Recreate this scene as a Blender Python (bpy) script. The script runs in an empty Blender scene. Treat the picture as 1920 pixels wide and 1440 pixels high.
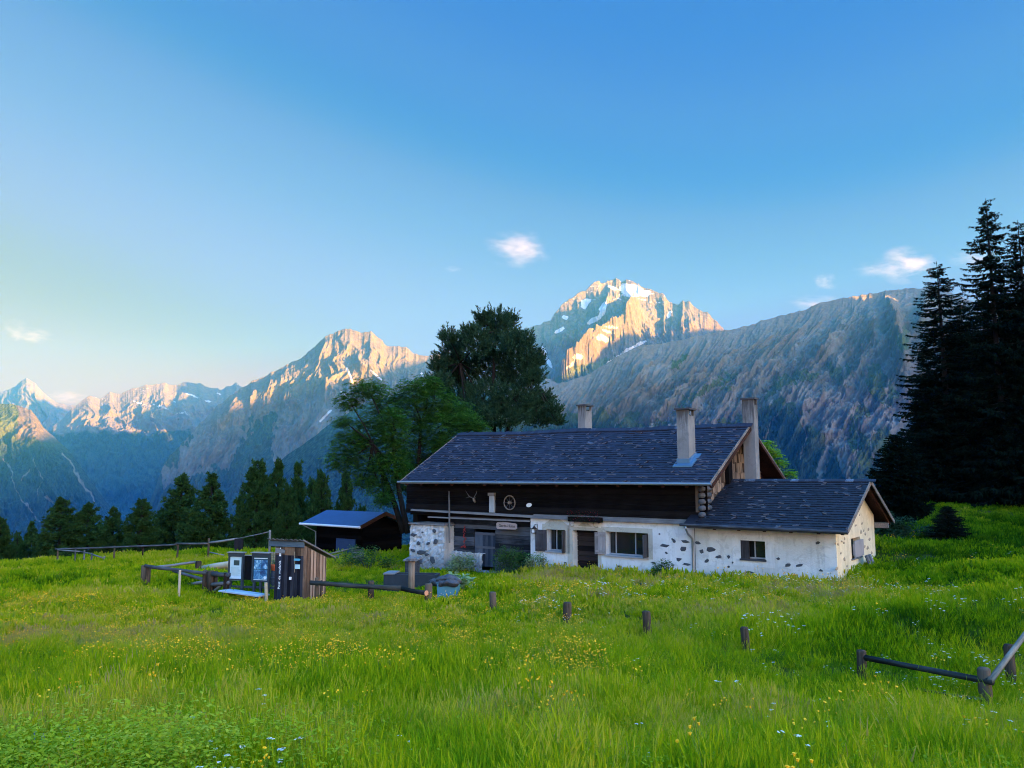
import bpy, bmesh, math, random
import numpy as np
from mathutils import Vector, Matrix, Euler

# ---------------------------------------------------------------- camera, sky, sun, exposure
scene = bpy.context.scene
C = scene.collection
F = 1443.0                                   # focal length in photo pixels (1920 wide)
TH = math.atan((895 - 720) / F)              # camera tilts up
cam_data = bpy.data.cameras.new("camera")
cam_data.sensor_width = 36.0
cam_data.lens = F / 1920 * 36.0
cam_data.clip_start = 0.1
cam_data.clip_end = 60000
camera = bpy.data.objects.new("camera", cam_data)
C.objects.link(camera)
camera.location = (0, 0, 0)
camera.rotation_euler = (math.pi / 2 + TH, 0, 0)
scene.camera = camera

FILL_GAIN = (12.0, 11.0, 7.5)  # extra sky gain per channel, added as fill light
SUN_EL, SUN_AZ = math.radians(5.5), math.radians(115)
world = bpy.data.worlds.new("World")
scene.world = world
world.use_nodes = True
wn, wl = world.node_tree.nodes, world.node_tree.links
sky = wn.new('ShaderNodeTexSky')
sky.sky_type = 'NISHITA'
sky.sun_disc = False
sky.sun_elevation = SUN_EL
sky.sun_rotation = SUN_AZ
sky.altitude = 1800
sky.air_density = 1.0
sky.dust_density = 0.3
sky.ozone_density = 3.0
# the camera of a phone compresses the sky: a soft shoulder on its colour, the same for every ray
sc1 = wn.new('ShaderNodeVectorMath'); sc1.operation = 'SCALE'; sc1.inputs['Scale'].default_value = 0.2
lim = wn.new('ShaderNodeVectorMath'); lim.operation = 'MINIMUM'; lim.inputs[1].default_value = (1, 1, 1)
crv = wn.new('ShaderNodeRGBCurve')
sc2 = wn.new('ShaderNodeVectorMath'); sc2.operation = 'SCALE'; sc2.inputs['Scale'].default_value = 5.0
wl.new(sky.outputs[0], sc1.inputs[0]); wl.new(sc1.outputs[0], lim.inputs[0]); wl.new(lim.outputs[0], crv.inputs['Color']); wl.new(crv.outputs[0], sc2.inputs[0])
# sky boosted overhead and behind right: added fill light for house and grass
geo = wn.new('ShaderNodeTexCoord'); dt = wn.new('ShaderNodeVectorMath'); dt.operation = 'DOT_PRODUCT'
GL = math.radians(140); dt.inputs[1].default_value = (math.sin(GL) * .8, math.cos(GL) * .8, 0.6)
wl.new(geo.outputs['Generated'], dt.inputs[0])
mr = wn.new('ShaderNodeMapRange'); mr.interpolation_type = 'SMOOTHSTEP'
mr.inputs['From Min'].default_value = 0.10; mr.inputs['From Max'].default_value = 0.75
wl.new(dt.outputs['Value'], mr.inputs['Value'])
gm = wn.new('ShaderNodeVectorMath'); gm.operation = 'MULTIPLY_ADD'; gm.inputs[1].default_value = FILL_GAIN; gm.inputs[2].default_value = (1, 1, 1)
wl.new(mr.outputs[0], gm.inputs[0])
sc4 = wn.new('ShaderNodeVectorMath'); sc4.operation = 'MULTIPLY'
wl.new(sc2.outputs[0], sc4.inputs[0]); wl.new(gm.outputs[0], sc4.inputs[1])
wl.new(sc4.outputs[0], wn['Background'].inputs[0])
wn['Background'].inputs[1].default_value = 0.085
for ci, pts in enumerate((
        ((0, 0), (.01, .0052), (.04, .0052), (.05, .0054), (.06, .0105), (.068, .0108), (.08, .027), (.09, .035), (.118, .059), (.166, .084), (.26, .155), (.4, .17), (1, .16)),
        ((0, 0), (.03, .026), (.08, .026), (.13, .0275), (.152, .034), (.166, .036), (.2, .050), (.22, .057), (.284, .070), (.398, .077), (.55, .094), (.7, .1), (1, .11)),
        ((0, 0), (.08, .095), (.172, .095), (.278, .096), (.32, .096), (.394, .096), (.44, .102), (.6, .102), (.71, .067), (.82, .058), (1, .07)))):
    c = crv.mapping.curves[ci]
    c.points[0].location = pts[0]; c.points[1].location = pts[-1]
    for p in pts[1:-1]:
        c.points.new(*p)
crv.mapping.update()

sun_data = bpy.data.lights.new("sun", 'SUN')
sun_data.energy = 5.0
sun_data.angle = math.radians(0.5)
sun_data.color = (1.0, 0.44, 0.08)
sun = bpy.data.objects.new("sun", sun_data)
C.objects.link(sun)
SUN = Vector((math.sin(SUN_AZ) * math.cos(SUN_EL), math.cos(SUN_AZ) * math.cos(SUN_EL), math.sin(SUN_EL)))
sun.rotation_euler = SUN.to_track_quat('Z', 'Y').to_euler()
sun.location = (60, -30, 60)

scene.view_settings.view_transform = 'Standard'
scene.view_settings.look = 'None'
scene.view_settings.exposure = 3.9
scene.view_settings.gamma = 1
scene.render.engine = 'CYCLES'
cy = scene.cycles
cy.use_denoising = True
cy.filter_width = 1.05
cy.max_bounces = 6
cy.diffuse_bounces = 3
cy.glossy_bounces = 2
cy.transmission_bounces = 4
cy.transparent_max_bounces = 8
cy.volume_bounces = 1
cy.caustics_reflective = False
cy.caustics_refractive = False

# ---------------------------------------------------------------- helpers
CT, ST = math.cos(TH), math.sin(TH)
def P(px, py, D):
    """photo pixel (1920x1440) at distance D ahead -> world point"""
    x, y = (px - 960) / F, (720 - py) / F
    k = D / (CT - y * ST)
    return Vector((x * k, D, (ST + y * CT) * k))
def PX(px, D, z):
    """x of the point at distance D, height z that shows in pixel column px"""
    return (px - 960) / F * (D * CT + z * ST)
def proj(X, Y, Z):
    f = Y * CT + Z * ST
    return 960 + F * X / f, 720 - F * (-Y * ST + Z * CT) / f

def tag(o, label=None, cat=None, group=None, kind=None):
    if label: o['label'] = label
    if cat: o['category'] = cat
    if group: o['group'] = group
    if kind: o['kind'] = kind
    return o
def link(name, me, parent=None, mat=None):
    o = bpy.data.objects.new(name, me)
    C.objects.link(o)
    if mat is not None and len(me.materials) == 0:
        me.materials.append(mat)
    if parent is not None:
        o.parent = parent
    return o
def empty(name, loc, rz=0.0, label=None, cat=None, group=None):
    o = bpy.data.objects.new(name, None)
    C.objects.link(o)
    o.empty_display_size = 0.3
    o.location = loc
    o.rotation_euler = (0, 0, rz)
    return tag(o, label, cat, group)
def np_mesh(name, V, Fc, smooth=False):
    """V n x 3, Fc m x k (k constant) numpy arrays -> mesh"""
    V = np.asarray(V, np.float32); Fc = np.asarray(Fc, np.int32)
    me = bpy.data.meshes.new(name)
    k = Fc.shape[1]
    me.vertices.add(len(V)); me.vertices.foreach_set('co', V.ravel())
    me.loops.add(Fc.size); me.loops.foreach_set('vertex_index', Fc.ravel())
    me.polygons.add(len(Fc))
    me.polygons.foreach_set('loop_start', np.arange(0, Fc.size, k, dtype=np.int32))
    me.polygons.foreach_set('loop_total', np.full(len(Fc), k, np.int32))
    me.update(calc_edges=True)
    if smooth:
        me.polygons.foreach_set('use_smooth', np.ones(len(Fc), bool))
    return me
def grid_faces(nu, nv):
    i = np.arange(nu - 1)[:, None] * nv + np.arange(nv - 1)[None, :]
    i = i.ravel()
    return np.stack([i, i + nv, i + nv + 1, i + 1], 1)

_rs = np.random.RandomState(7)
_perm = np.concatenate([_rs.permutation(512)] * 3)
_ga = _rs.rand(512) * 2 * np.pi
_gx, _gy = np.cos(_ga), np.sin(_ga)
def noise2(x, y):
    x = np.asarray(x, float); y = np.asarray(y, float)
    xi = np.floor(x).astype(int); yi = np.floor(y).astype(int)
    fx, fy = x - xi, y - yi
    u = fx ** 3 * (fx * (fx * 6 - 15) + 10); v = fy ** 3 * (fy * (fy * 6 - 15) + 10)
    def g(ix, iy, dx, dy):
        h = _perm[_perm[ix & 511] + (iy & 511)] & 511
        return _gx[h] * dx + _gy[h] * dy
    a = g(xi, yi, fx, fy); b = g(xi + 1, yi, fx - 1, fy)
    c = g(xi, yi + 1, fx, fy - 1); d = g(xi + 1, yi + 1, fx - 1, fy - 1)
    return ((a * (1 - u) + b * u) * (1 - v) + (c * (1 - u) + d * u) * v) * 1.5
def fbm(x, y, o=5, g=0.5, l=2.03):
    s, a, t = 0, 1.0, 0
    for k in range(o):
        s = s + a * noise2(x + 17.3 * k, y - 9.1 * k); t += a
        a *= g; x = x * l; y = y * l
    return s / t * 1.4
def ridged(x, y, o=5, g=0.55, l=2.1):
    s, a, t, w = 0, 1.0, 0, 1.0
    for k in range(o):
        n = 1 - np.abs(noise2(x + 31.7 * k, y + 11.9 * k)) * 1.6
        n = np.clip(n, 0, 1) ** 2
        s = s + a * n * w; w = np.clip(n * 1.6, 0, 1); t += a
        a *= g; x = x * l; y = y * l
    return s / t
def smooth01(x, a, b):
    t = np.clip((x - a) / (b - a), 0, 1)
    return t * t * (3 - 2 * t)

# node material helper
def mat_new(name):
    m = bpy.data.materials.new(name)
    m.use_nodes = True
    nt = m.node_tree
    return m, nt, nt.nodes['Principled BSDF']
class N:
    def __init__(s, nt): s.nt = nt
    def n(s, t, **kw):
        nd = s.nt.nodes.new(t)
        for k, v in kw.items(): setattr(nd, k, v)
        return nd
    def l(s, a, b): s.nt.links.new(a, b)
    def coord(s, kind='Object', scale=(1, 1, 1), rot=(0, 0, 0), loc=(0, 0, 0)):
        tc = s.n('ShaderNodeTexCoord'); mp = s.n('ShaderNodeMapping')
        mp.inputs['Scale'].default_value = scale; mp.inputs['Rotation'].default_value = rot; mp.inputs['Location'].default_value = loc
        s.l(tc.outputs[kind], mp.inputs[0]); return mp.outputs[0]
    def noise(s, vec, scale, detail=4, rough=0.55, dist=0.0):
        t = s.n('ShaderNodeTexNoise'); t.inputs['Scale'].default_value = scale; t.inputs['Detail'].default_value = detail
        t.inputs['Roughness'].default_value = rough; t.inputs['Distortion'].default_value = dist
        s.l(vec, t.inputs['Vector']); return t.outputs['Fac']
    def ramp(s, fac, stops, interp='LINEAR'):
        r = s.n('ShaderNodeValToRGB'); e = r.color_ramp.elements; r.color_ramp.interpolation = interp
        while len(e) > 1: e.remove(e[-1])
        e[0].position = stops[0][0]; e[0].color = (*stops[0][1], 1) if not isinstance(stops[0][1], (int, float)) else (stops[0][1],) * 3 + (1,)
        for p, c in stops[1:]:
            q = e.new(p); q.color = (*c, 1) if not isinstance(c, (int, float)) else (c,) * 3 + (1,)
        s.l(fac, r.inputs[0]); return r.outputs[0]
    def mix(s, fac, a, b, blend='MIX'):
        m = s.n('ShaderNodeMix', data_type='RGBA', blend_type=blend)
        for sock, v in ((m.inputs[0], fac), (m.inputs[6], a), (m.inputs[7], b)):
            if hasattr(v, 'is_output') : s.l(v, sock)
            elif isinstance(v, (int, float)): sock.default_value = v
            else: sock.default_value = (*v, 1)
        return m.outputs[2]
    def math(s, op, a, b=None):
        m = s.n('ShaderNodeMath', operation=op)
        for i, v in enumerate((a, b)):
            if v is None: continue
            if isinstance(v, (int, float)): m.inputs[i].default_value = v
            else: s.l(v, m.inputs[i])
        return m.outputs[0]
    def bump(s, h, strength=0.5, dist=0.02):
        b = s.n('ShaderNodeBump'); b.inputs['Strength'].default_value = strength; b.inputs['Distance'].default_value = dist
        s.l(h, b.inputs['Height']); return b.outputs[0]
# ---------------------------------------------------------------- mountains
def poly_dist(px, py, pts):
    d = np.full(px.shape, 1e9)
    for (x0, y0), (x1, y1) in zip(pts[:-1], pts[1:]):
        dx, dy = x1 - x0, y1 - y0
        t = np.clip(((px - x0) * dx + (py - y0) * dy) / (dx * dx + dy * dy + 1e-9), 0, 1)
        d = np.minimum(d, np.hypot(px - x0 - t * dx, py - y0 - t * dy))
    return d
def blob(px, py, cx, cy, rx, ry, ang=0):
    a = math.radians(ang); dx, dy = px - cx, py - cy
    u = (dx * math.cos(a) + dy * math.sin(a)) / rx; v = (-dx * math.sin(a) + dy * math.cos(a)) / ry
    return 1 - np.sqrt(u * u + v * v)          # 1 at centre, 0 at rim

def mountain_material():
    m, nt, b = mat_new("mountain_rock"); s = N(nt)
    at = s.n('ShaderNodeAttribute'); at.attribute_name = 'cover'
    sp = s.n('ShaderNodeSeparateColor'); s.l(at.outputs['Color'], sp.inputs[0])
    snow, veg, scree = sp.outputs
    v = s.coord('Object')
    n1 = s.noise(v, 0.004, 8, 0.62)
    n2 = s.noise(v, 0.04, 10, 0.74)
    strat = s.noise(s.coord('Object', (0.0012, 0.0012, 0.03), (0.12, 0.08, 0)), 1.0, 6, 0.6)
    rock = s.mix(n1, (.064, .058, .046), (.110, .100, .080))
    rock = s.mix(s.math('MULTIPLY', strat, 0.95), rock, s.ramp(n2, [(.36, (.030, .026, .021)), (.5, (.090, .076, .055)), (.62, (.175, .148, .104))]))
    scr = s.mix(n2, (.125, .120, .102), (.205, .196, .168))
    c = s.mix(scree, rock, scr)
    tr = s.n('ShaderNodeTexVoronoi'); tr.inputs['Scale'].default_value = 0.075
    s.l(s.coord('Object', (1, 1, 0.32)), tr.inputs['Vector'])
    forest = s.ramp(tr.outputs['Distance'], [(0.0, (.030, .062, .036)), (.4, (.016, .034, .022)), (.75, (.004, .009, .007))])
    grassy = s.mix(n2, (.035, .058, .02), (.09, .11, .03))
    low = s.n('ShaderNodeSeparateXYZ'); s.l(s.coord('Object'), low.inputs[0])
    hz = s.math('ADD', s.math('MULTIPLY', low.outputs[2], 0.0025), s.math('MULTIPLY', n1, 0.7))
    at2 = s.n('ShaderNodeAttribute'); at2.attribute_name = 'grassy'
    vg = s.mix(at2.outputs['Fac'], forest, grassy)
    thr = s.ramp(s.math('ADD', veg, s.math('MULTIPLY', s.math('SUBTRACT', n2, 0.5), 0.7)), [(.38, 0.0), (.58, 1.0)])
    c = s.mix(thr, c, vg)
    sthr = s.ramp(s.math('ADD', snow, s.math('MULTIPLY', s.math('SUBTRACT', n2, 0.5), 1.7)), [(.46, 0.0), (.54, 1.0)])
    c = s.mix(sthr, c, (.42, .42, .43))
    s.l(c, b.inputs['Base Color'])
    b.inputs['Roughness'].default_value = 0.95
    b.inputs['Specular IOR Level'].default_value = 0.1
    h = s.math('ADD', s.math('MULTIPLY', n2, 14.0), s.math('MULTIPLY', tr.outputs['Distance'], s.math('MULTIPLY', thr, 14.0)))
    bp = s.bump(h, 0.9, 1.0); s.l(bp, b.inputs['Normal'])
    return m
MTN = mountain_material()

def mountain(name, sky, Dt, Df, zf, nu, nv, amp, lam, slant=0.0, jag=2.0, prof=0.85, masks=None, spurs=(), seed=0, back=1.0, shift=0, label=None, gx=1.0, fine=0.3):
    sky = np.array(sky, float)
    px = np.linspace(sky[0, 0], sky[-1, 0], nu)
    py = np.interp(px, sky[:, 0], sky[:, 1])
    Dtop = np.interp(px, *np.array(Dt, float).T); Dfo = np.interp(px, *np.array(Df, float).T)
    py = py + jag * (ridged(px / 34.0 + seed, px * 0 + seed, 5, 0.6) - 0.45) * -2.2
    T = np.array([P(a, b_, c) for a, b_, c in zip(px, py, Dtop)])
    nb = max(8, nv // 6)
    vv = np.concatenate([-np.linspace(1, 0, nb, endpoint=False), np.linspace(0, 1, nv) ** 1.15])
    fx = px + shift
    FX = np.array([PX(a, d, zf) for a, d in zip(fx, Dfo)])
    V3 = vv[None, :]
    pos = np.maximum(V3, 0)
    X = T[:, 0:1] + (FX[:, None] - T[:, 0:1]) * pos
    Y = T[:, 1:2] + (Dfo[:, None] - T[:, 1:2]) * pos
    Z = T[:, 2:3] + (zf - T[:, 2:3]) * pos ** prof
    neg = np.maximum(-V3, 0)
    Y = Y + neg * back * (Dtop - Dfo)[:, None] * 0.6
    X = X + neg * back * (Dtop - Dfo)[:, None] * 0.6 * (T[:, 0:1] / T[:, 1:2])
    Z = Z - neg ** 1.1 * (T[:, 2:3] - zf)
    # along-ridge metric coordinate and distance down the slope
    U = np.concatenate([[0], np.cumsum(np.hypot(np.diff(T[:, 0]), np.diff(T[:, 1])))])[:, None] * gx
    S = V3 * np.hypot(Dtop - Dfo, T[:, 2] - zf)[:, None]
    u2 = (U - slant * S) / lam
    warp = fbm(U / lam * 0.8 + seed, S / lam * 0.8, 3) * 0.55
    g1 = ridged(u2 + warp + seed, S / lam * 0.28 + warp * 0.5, 6, 0.6)
    g3 = ridged((U - slant * S) / (lam * fine) + warp * 1.5 + seed * 3, S / lam * 0.35, 5, 0.62)
    g1 = 0.62 * g1 + 0.38 * g3
    g2 = fbm(U / lam * 2.5 + seed, S / lam * 2.5, 6, 0.6)
    ramp = np.clip(np.abs(V3) * 5, 0.03, 1) * (1 - 0.6 * smooth01(V3, 0.6, 1.0))
    disp = amp * ramp * ((g1 - 0.35) * 1.25 + 0.35 * g2)
    ppx, ppy = proj(X, Y, Z)
    for pts, A, w in spurs:
        d = poly_dist(ppx, ppy, pts)
        disp = disp + A * np.exp(-(d / w) ** 1.3) * np.clip(V3 * 8, 0, 1)
    # push outwards: towards the viewer side of the slope and up a little
    Y = Y - disp * 0.85
    X = X - disp * 0.85 * (T[:, 0:1] / T[:, 1:2])
    Z = Z + disp * 0.35
    V = np.stack([X, Y, Z], -1).reshape(-1, 3)
    me = np_mesh(name, V, grid_faces(nu, len(vv))[:, ::-1], True)
    ppx, ppy = proj(X, Y, Z)
    snow, veg, scree, gr = masks(ppx, ppy, X, Y, Z, g1, g2, V3)
    if name == 'rocky_peak': scree = scree * .45
    col = np.ones((V.shape[0], 4), np.float32)
    for k, a in enumerate((snow, veg, scree)):
        col[:, k] = np.clip(np.broadcast_to(a, X.shape), 0, 1).ravel()
    ca = me.color_attributes.new('cover', 'FLOAT_COLOR', 'POINT'); ca.data.foreach_set('color', col.ravel())
    fa = me.attributes.new('grassy', 'FLOAT', 'POINT'); fa.data.foreach_set('value', np.clip(np.broadcast_to(gr, X.shape), 0, 1).astype(np.float32).ravel())
    o = link(name, me, None, MTN)
    tag(o, label, 'mountain', None, 'structure')
    return o

# --- right-hand ridge, about 3.8 km away
def m1_masks(px, py, X, Y, Z, g1, g2, v):
    wob = fbm(px / 60, py / 60, 4) * 26 + fbm(px / 9 - py / 14, py / 16, 4) * 16
    tree = np.interp(px, [1000, 1100, 1200, 1300, 1400, 1450, 1520, 1600, 1700, 1920], [775, 762, 775, 795, 770, 740, 790, 860, 850, 820])
    veg = smooth01(py + wob + (g1 - .5) * 30, tree - 20, tree + 20) * 0.95
    gr = 1 - smooth01(py, tree + 5, tree + 45)
    vb = np.zeros(px.shape)
    for b_ in ((1570, 690, 26, 24, 60), (1650, 720, 46, 26, 75), (1560, 735, 34, 14, -40), (1605, 800, 20, 60, 10), (1500, 850, 60, 70, 0), (1650, 850, 50, 60, 0),
               (1440, 800, 60, 60, 0), (1700, 640, 14, 30, 10), (1480, 720, 70, 16, -28), (1330, 730, 80, 12, -30), (1250, 690, 60, 10, -25)):
        vb = np.maximum(vb, np.clip(blob(px + wob * .6, py + wob * .6, *b_) * 3, 0, 1))
    veg = np.maximum(veg, vb)
    sb = np.zeros(px.shape)
    for b_ in ((1485, 660, 90, 9, -33), (1440, 700, 100, 7, -33), (1570, 660, 16, 40, 0), (1515, 740, 30, 30, 10), (1560, 770, 34, 60, 10), (1470, 735, 60, 8, -30),
               (1575, 850, 12, 60, -14), (1545, 880, 9, 40, 14), (1640, 790, 40, 24, -30), (1350, 770, 8, 60, 35), (1265, 800, 7, 60, 32), (1230, 780, 5, 50, 40),
               (1230, 700, 40, 20, -40), (1660, 660, 16, 60, -14), (1600, 750, 14, 50, 25), (1690, 760, 12, 80, 15)):
        sb = np.maximum(sb, np.clip(blob(px + wob * .35, py + wob * .35, *b_) * 3, 0, 1))
    low = smooth01(py + wob * .4, tree + 18, tree + 60)
    veg = veg * (1 - np.clip(sb * 0.95, 0, 1)) * (1 - .35 * smooth01(g1, .5, .75) * (1 - low))
    for a, w in ((((1532, 885), (1548, 850), (1556, 820), (1575, 790), (1566, 755), (1585, 715), (1578, 660)), 3.2), (((1215, 815), (1290, 765), (1350, 725), (1420, 690), (1490, 655), (1540, 628)), 2.2), (((1375, 738), (1440, 702), (1500, 668)), 2.5),
                 (((1200, 770), (1222, 745), (1262, 715)), 1.6), (((1290, 850), (1318, 800), (1345, 775), (1380, 750)), 2.0), (((1425, 850), (1440, 800), (1470, 765), (1500, 735)), 1.8), (((1640, 880), (1632, 820), (1655, 770), (1668, 700), (1655, 640)), 2.6),
                 (((1600, 870), (1610, 820), (1600, 780), (1620, 740)), 2.0), (((1150, 800), (1185, 765), (1215, 735)), 1.4), (((1110, 780), (1140, 745), (1180, 710), (1230, 685)), 1.6), (((1500, 860), (1515, 820), (1500, 790), (1530, 750)), 1.8)):
        ch = np.exp(-(poly_dist(px + wob * .25, py + wob * .12, a) / w) ** 2); sb = np.maximum(sb, ch); veg = veg * (1 - .9 * ch)
    sb = np.maximum(sb, 0.32 + 0.45 * smooth01(g1, .42, .72))
    return 0 * px, veg, sb, np.maximum(gr, .15 * (py < 740))
mountain("mountain_ridge",
    [(880, 800), (940, 765), (1000, 738), (1017, 730), (1055, 717), (1100, 704), (1150, 672), (1197, 648), (1250, 642), (1310, 630), (1354, 620), (1400, 612), (1440, 597), (1480, 588), (1505, 582),
     (1540, 566), (1600, 556), (1650, 547), (1700, 541), (1740, 540), (1780, 548), (1830, 566), (1880, 590), (1960, 625), (2100, 690), (2300, 760)],
    [(880, 2900), (1100, 3300), (1400, 3700), (1700, 3900), (2300, 3600)], [(880, 1700), (1400, 1500), (2300, 1100)], -480,
    1500, 480, 190, 320, slant=-0.55, jag=2.0, fine=0.17, masks=m1_masks, seed=3, shift=-120,
    spurs=[([(1660, 550), (1685, 620), (1700, 700)], 150, 13), ([(1640, 590), (1640, 640)], 80, 12), ([(1740, 545), (1730, 620)], 90, 12)],
    label="long grey and green mountain ridge behind the farmhouse")

# --- lower wooded slope behind the broadleaf trees
def m4_masks(px, py, X, Y, Z, g1, g2, v):
    return 0 * px, np.full(px.shape, 1.0), 0 * px, 0 * px
mountain("wooded_hill", [(380, 1040), (440, 955), (490, 900), (533, 857), (580, 825), (623, 792), (680, 760), (760, 735), (840, 728), (920, 735), (1000, 760), (1100, 830)],
    [(380, 3600), (1100, 3300)], [(380, 2200), (1100, 1900)], -560, 360, 160, 90, 330, slant=0.2, jag=1.2, masks=m4_masks, seed=12, shift=-60,
    label="dark wooded hillside behind the broadleaf trees")

# --- peak left of centre
def m2_masks(px, py, X, Y, Z, g1, g2, v):
    wob = fbm(px / 50, py / 50, 4) * 30 + fbm(px / 8, py / 18, 4) * 26
    line = np.interp(px, [280, 320, 380, 430, 480, 500, 520, 545, 600, 700, 820], [900, 900, 880, 850, 800, 775, 870, 880, 860, 800, 760])
    veg = smooth01(py + wob, line - 12, line + 14)
    for b_ in ((465, 830, 16, 60, 20), (500, 800, 20, 40, 30), (350, 800, 22, 40, 40), (320, 850, 16, 30, 20), (440, 860, 12, 50, 15)):
        veg = np.maximum(veg, np.clip(blob(px + wob * .5, py + wob * .5, *b_) * 2.5, 0, 1))
    sb = np.zeros(px.shape)
    for b_ in ((600, 780, 60, 50, -40), (520, 850, 10, 60, 5), (560, 830, 60, 10, -42), (640, 700, 10, 40, 20), (430, 850, 40, 14, -50), (350, 860, 14, 40, 20)):
        sb = np.maximum(sb, np.clip(blob(px + wob * .3, py + wob * .3, *b_) * 3, 0, 1))
    veg = veg * (1 - sb * .9); sb = np.maximum(sb, .30 + .35 * smooth01(g1, .40, .70))
    sn = np.zeros(px.shape)
    for a in (((650, 690), (655, 700), (662, 720)), ((695, 695), (715, 712)), ((640, 735), (650, 745)), ((620, 770), (600, 790)), ((790, 700), (800, 715))):
        sn = np.maximum(sn, np.exp(-(poly_dist(px, py, a) / 2.2) ** 2))
    return sn, veg, sb, 0.3 + 0 * px
mountain("rocky_peak",
    [(262, 1000), (275, 950), (290, 915), (300, 888), (318, 852), (345, 828), (370, 800), (395, 772), (420, 752), (455, 727), (480, 711), (500, 702), (540, 684), (575, 664), (590, 650), (600, 640), (615, 629), (633, 620), (655, 618),
     (680, 625), (695, 622), (712, 636), (725, 648), (745, 651), (762, 652), (775, 663), (790, 668), (820, 665), (860, 672), (920, 680), (1000, 700), (1100, 740)],
    [(262, 4700), (455, 5300), (640, 5600), (1100, 5600)], [(262, 3900), (455, 3600), (640, 3300), (1100, 3500)], -560,
    800, 340, 210, 420, slant=-0.1, jag=3.0, masks=m2_masks, seed=21, shift=-30,
    spurs=[([(640, 622), (560, 690), (480, 740), (400, 792)], 140, 22), ([(762, 652), (700, 660)], 60, 12)],
    label="rocky peak left of centre with a sunlit crest")

# --- high snowy massif
def m3_masks(px, py, X, Y, Z, g1, g2, v):
    wob = fbm(px / 26, py / 26, 4) * 12
    sn = np.zeros(px.shape)
    for b_ in ((1185, 545, 26, 13, 5), (1210, 550, 14, 8, 0), (1100, 570, 14, 9, -30), (1130, 580, 9, 20, 20), (1050, 620, 14, 5, -20), (1130, 635, 14, 7, 10), (1060, 595, 6, 5, 0),
               (1115, 600, 18, 6, -30), (1190, 650, 30, 5, -30), (1160, 672, 30, 5, -30), (1258, 592, 10, 4, -40), (1030, 680, 4, 14, -30), (1070, 685, 16, 4, -30), (1020, 660, 4, 14, -20), (1085, 670, 12, 5, -10),
               (1145, 612, 14, 3, 0), (1150, 540, 9, 4, 20), (1140, 622, 12, 3, 10)):
        sn = np.maximum(sn, np.clip(blob(px + wob * .5, py + wob * .35, *b_) * 2.2 + .15, 0, 1))
    band = 0.5 + 0.5 * np.sin((py + px * 0.10 + wob * 0.5) * 0.85)
    top = smooth01(-py, -600, -560)
    sn = np.maximum(sn, top * smooth01(band, .50, .85) * 0.48 * smooth01(fbm(px / 20, py / 12, 3), -.25, .25))
    veg = smooth01(py + wob, 712, 735) * (px > 1000) + smooth01(py + wob, np.interp(px, [1000, 1060, 1110, 1200], [740, 690, 664, 660]), np.interp(px, [1000, 1060, 1110, 1200], [760, 700, 690, 680])) * smooth01(px, 1000, 1050) * (px < 1150)
    sb = 0.2 * smooth01(py, 600, 700)
    return sn, np.clip(veg, 0, 1), sb, np.ones(px.shape)
mountain("snowy_massif",
    [(760, 760), (800, 700), (860, 668), (920, 645), (960, 626), (975, 618), (1000, 612), (1018, 606), (1032, 598), (1040, 584), (1065, 563), (1085, 550), (1098, 545), (1108, 532), (1114, 526), (1126, 530), (1140, 524), (1155, 522),
     (1165, 527), (1176, 524), (1192, 532), (1212, 538), (1226, 545), (1245, 552), (1256, 566), (1272, 571), (1280, 564), (1291, 566), (1310, 577), (1330, 589), (1345, 604), (1358, 620), (1400, 665), (1480, 740), (1560, 800)],
    [(760, 6300), (975, 6600), (1150, 7000), (1560, 6300)], [(760, 4600), (1150, 4700), (1560, 4700)], -300,
    800, 360, 260, 520, slant=0.1, jag=3.6, prof=0.8, masks=m3_masks, seed=33,
    spurs=[([(1192, 604), (1160, 640), (1120, 668), (1080, 700), (1055, 717)], 420, 13), ([(1150, 524), (1140, 570), (1130, 600)], 200, 16), ([(1250, 560), (1262, 600)], 180, 14),
           ([(1320, 585), (1300, 610)], 160, 16), ([(1200, 540), (1185, 590)], 160, 16)],
    label="high banded massif with snow patches under the clouds")

# --- far ranges on the left
def m5_masks(px, py, X, Y, Z, g1, g2, v):
    wob = fbm(px / 26, py / 20, 4) * 12
    sn = np.clip(smooth01(g2 + .12 * g1, .16, .42) * smooth01(-py, -785, -745) * 0.34, 0, 1)
    for b_ in ((300, 762, 34, 4, 14), (360, 742, 26, 5, 16), (390, 752, 18, 4, 10), (260, 755, 28, 4, 20), (340, 775, 30, 4, 0), (325, 752, 10, 3, 30), (410, 738, 12, 3, 20)):
        sn = np.maximum(sn, np.clip(blob(px + wob * .9, py + wob * .5, *b_) * 1.0, 0, 1) * .72)
    veg = smooth01(py + wob, 795, 830)
    return sn, veg, 0.3 + 0 * px, 0.2 + 0 * px
mountain("distant_range",
    [(60, 860), (100, 800), (130, 770), (142, 760), (155, 750), (170, 743), (187, 748), (197, 741), (208, 734), (227, 737), (245, 731), (267, 723), (290, 721), (310, 718), (330, 722), (353, 716), (370, 719), (387, 723), (413, 730), (430, 724),
     (443, 718), (457, 727), (520, 760), (620, 820)],
    [(60, 7400), (208, 8000), (620, 9000)], [(60, 5200), (620, 6000)], -600, 620, 300, 260, 560, slant=0.2, jag=2.4, masks=m5_masks, seed=41, label="distant jagged range with snowfields behind the dark pines")
mountain("pointed_peak",
    [(-140, 790), (-60, 760), (0, 736), (18, 730), (30, 724), (40, 714), (50, 707), (58, 712), (67, 720), (80, 734), (92, 745), (103, 753), (120, 757), (140, 761), (200, 790), (280, 840)],
    [(-140, 10500), (280, 10500)], [(-140, 8500), (280, 8500)], -200, 420, 160, 200, 600, jag=1.6, masks=m5_masks, seed=52, label="pointed far peak at the left edge")
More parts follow.
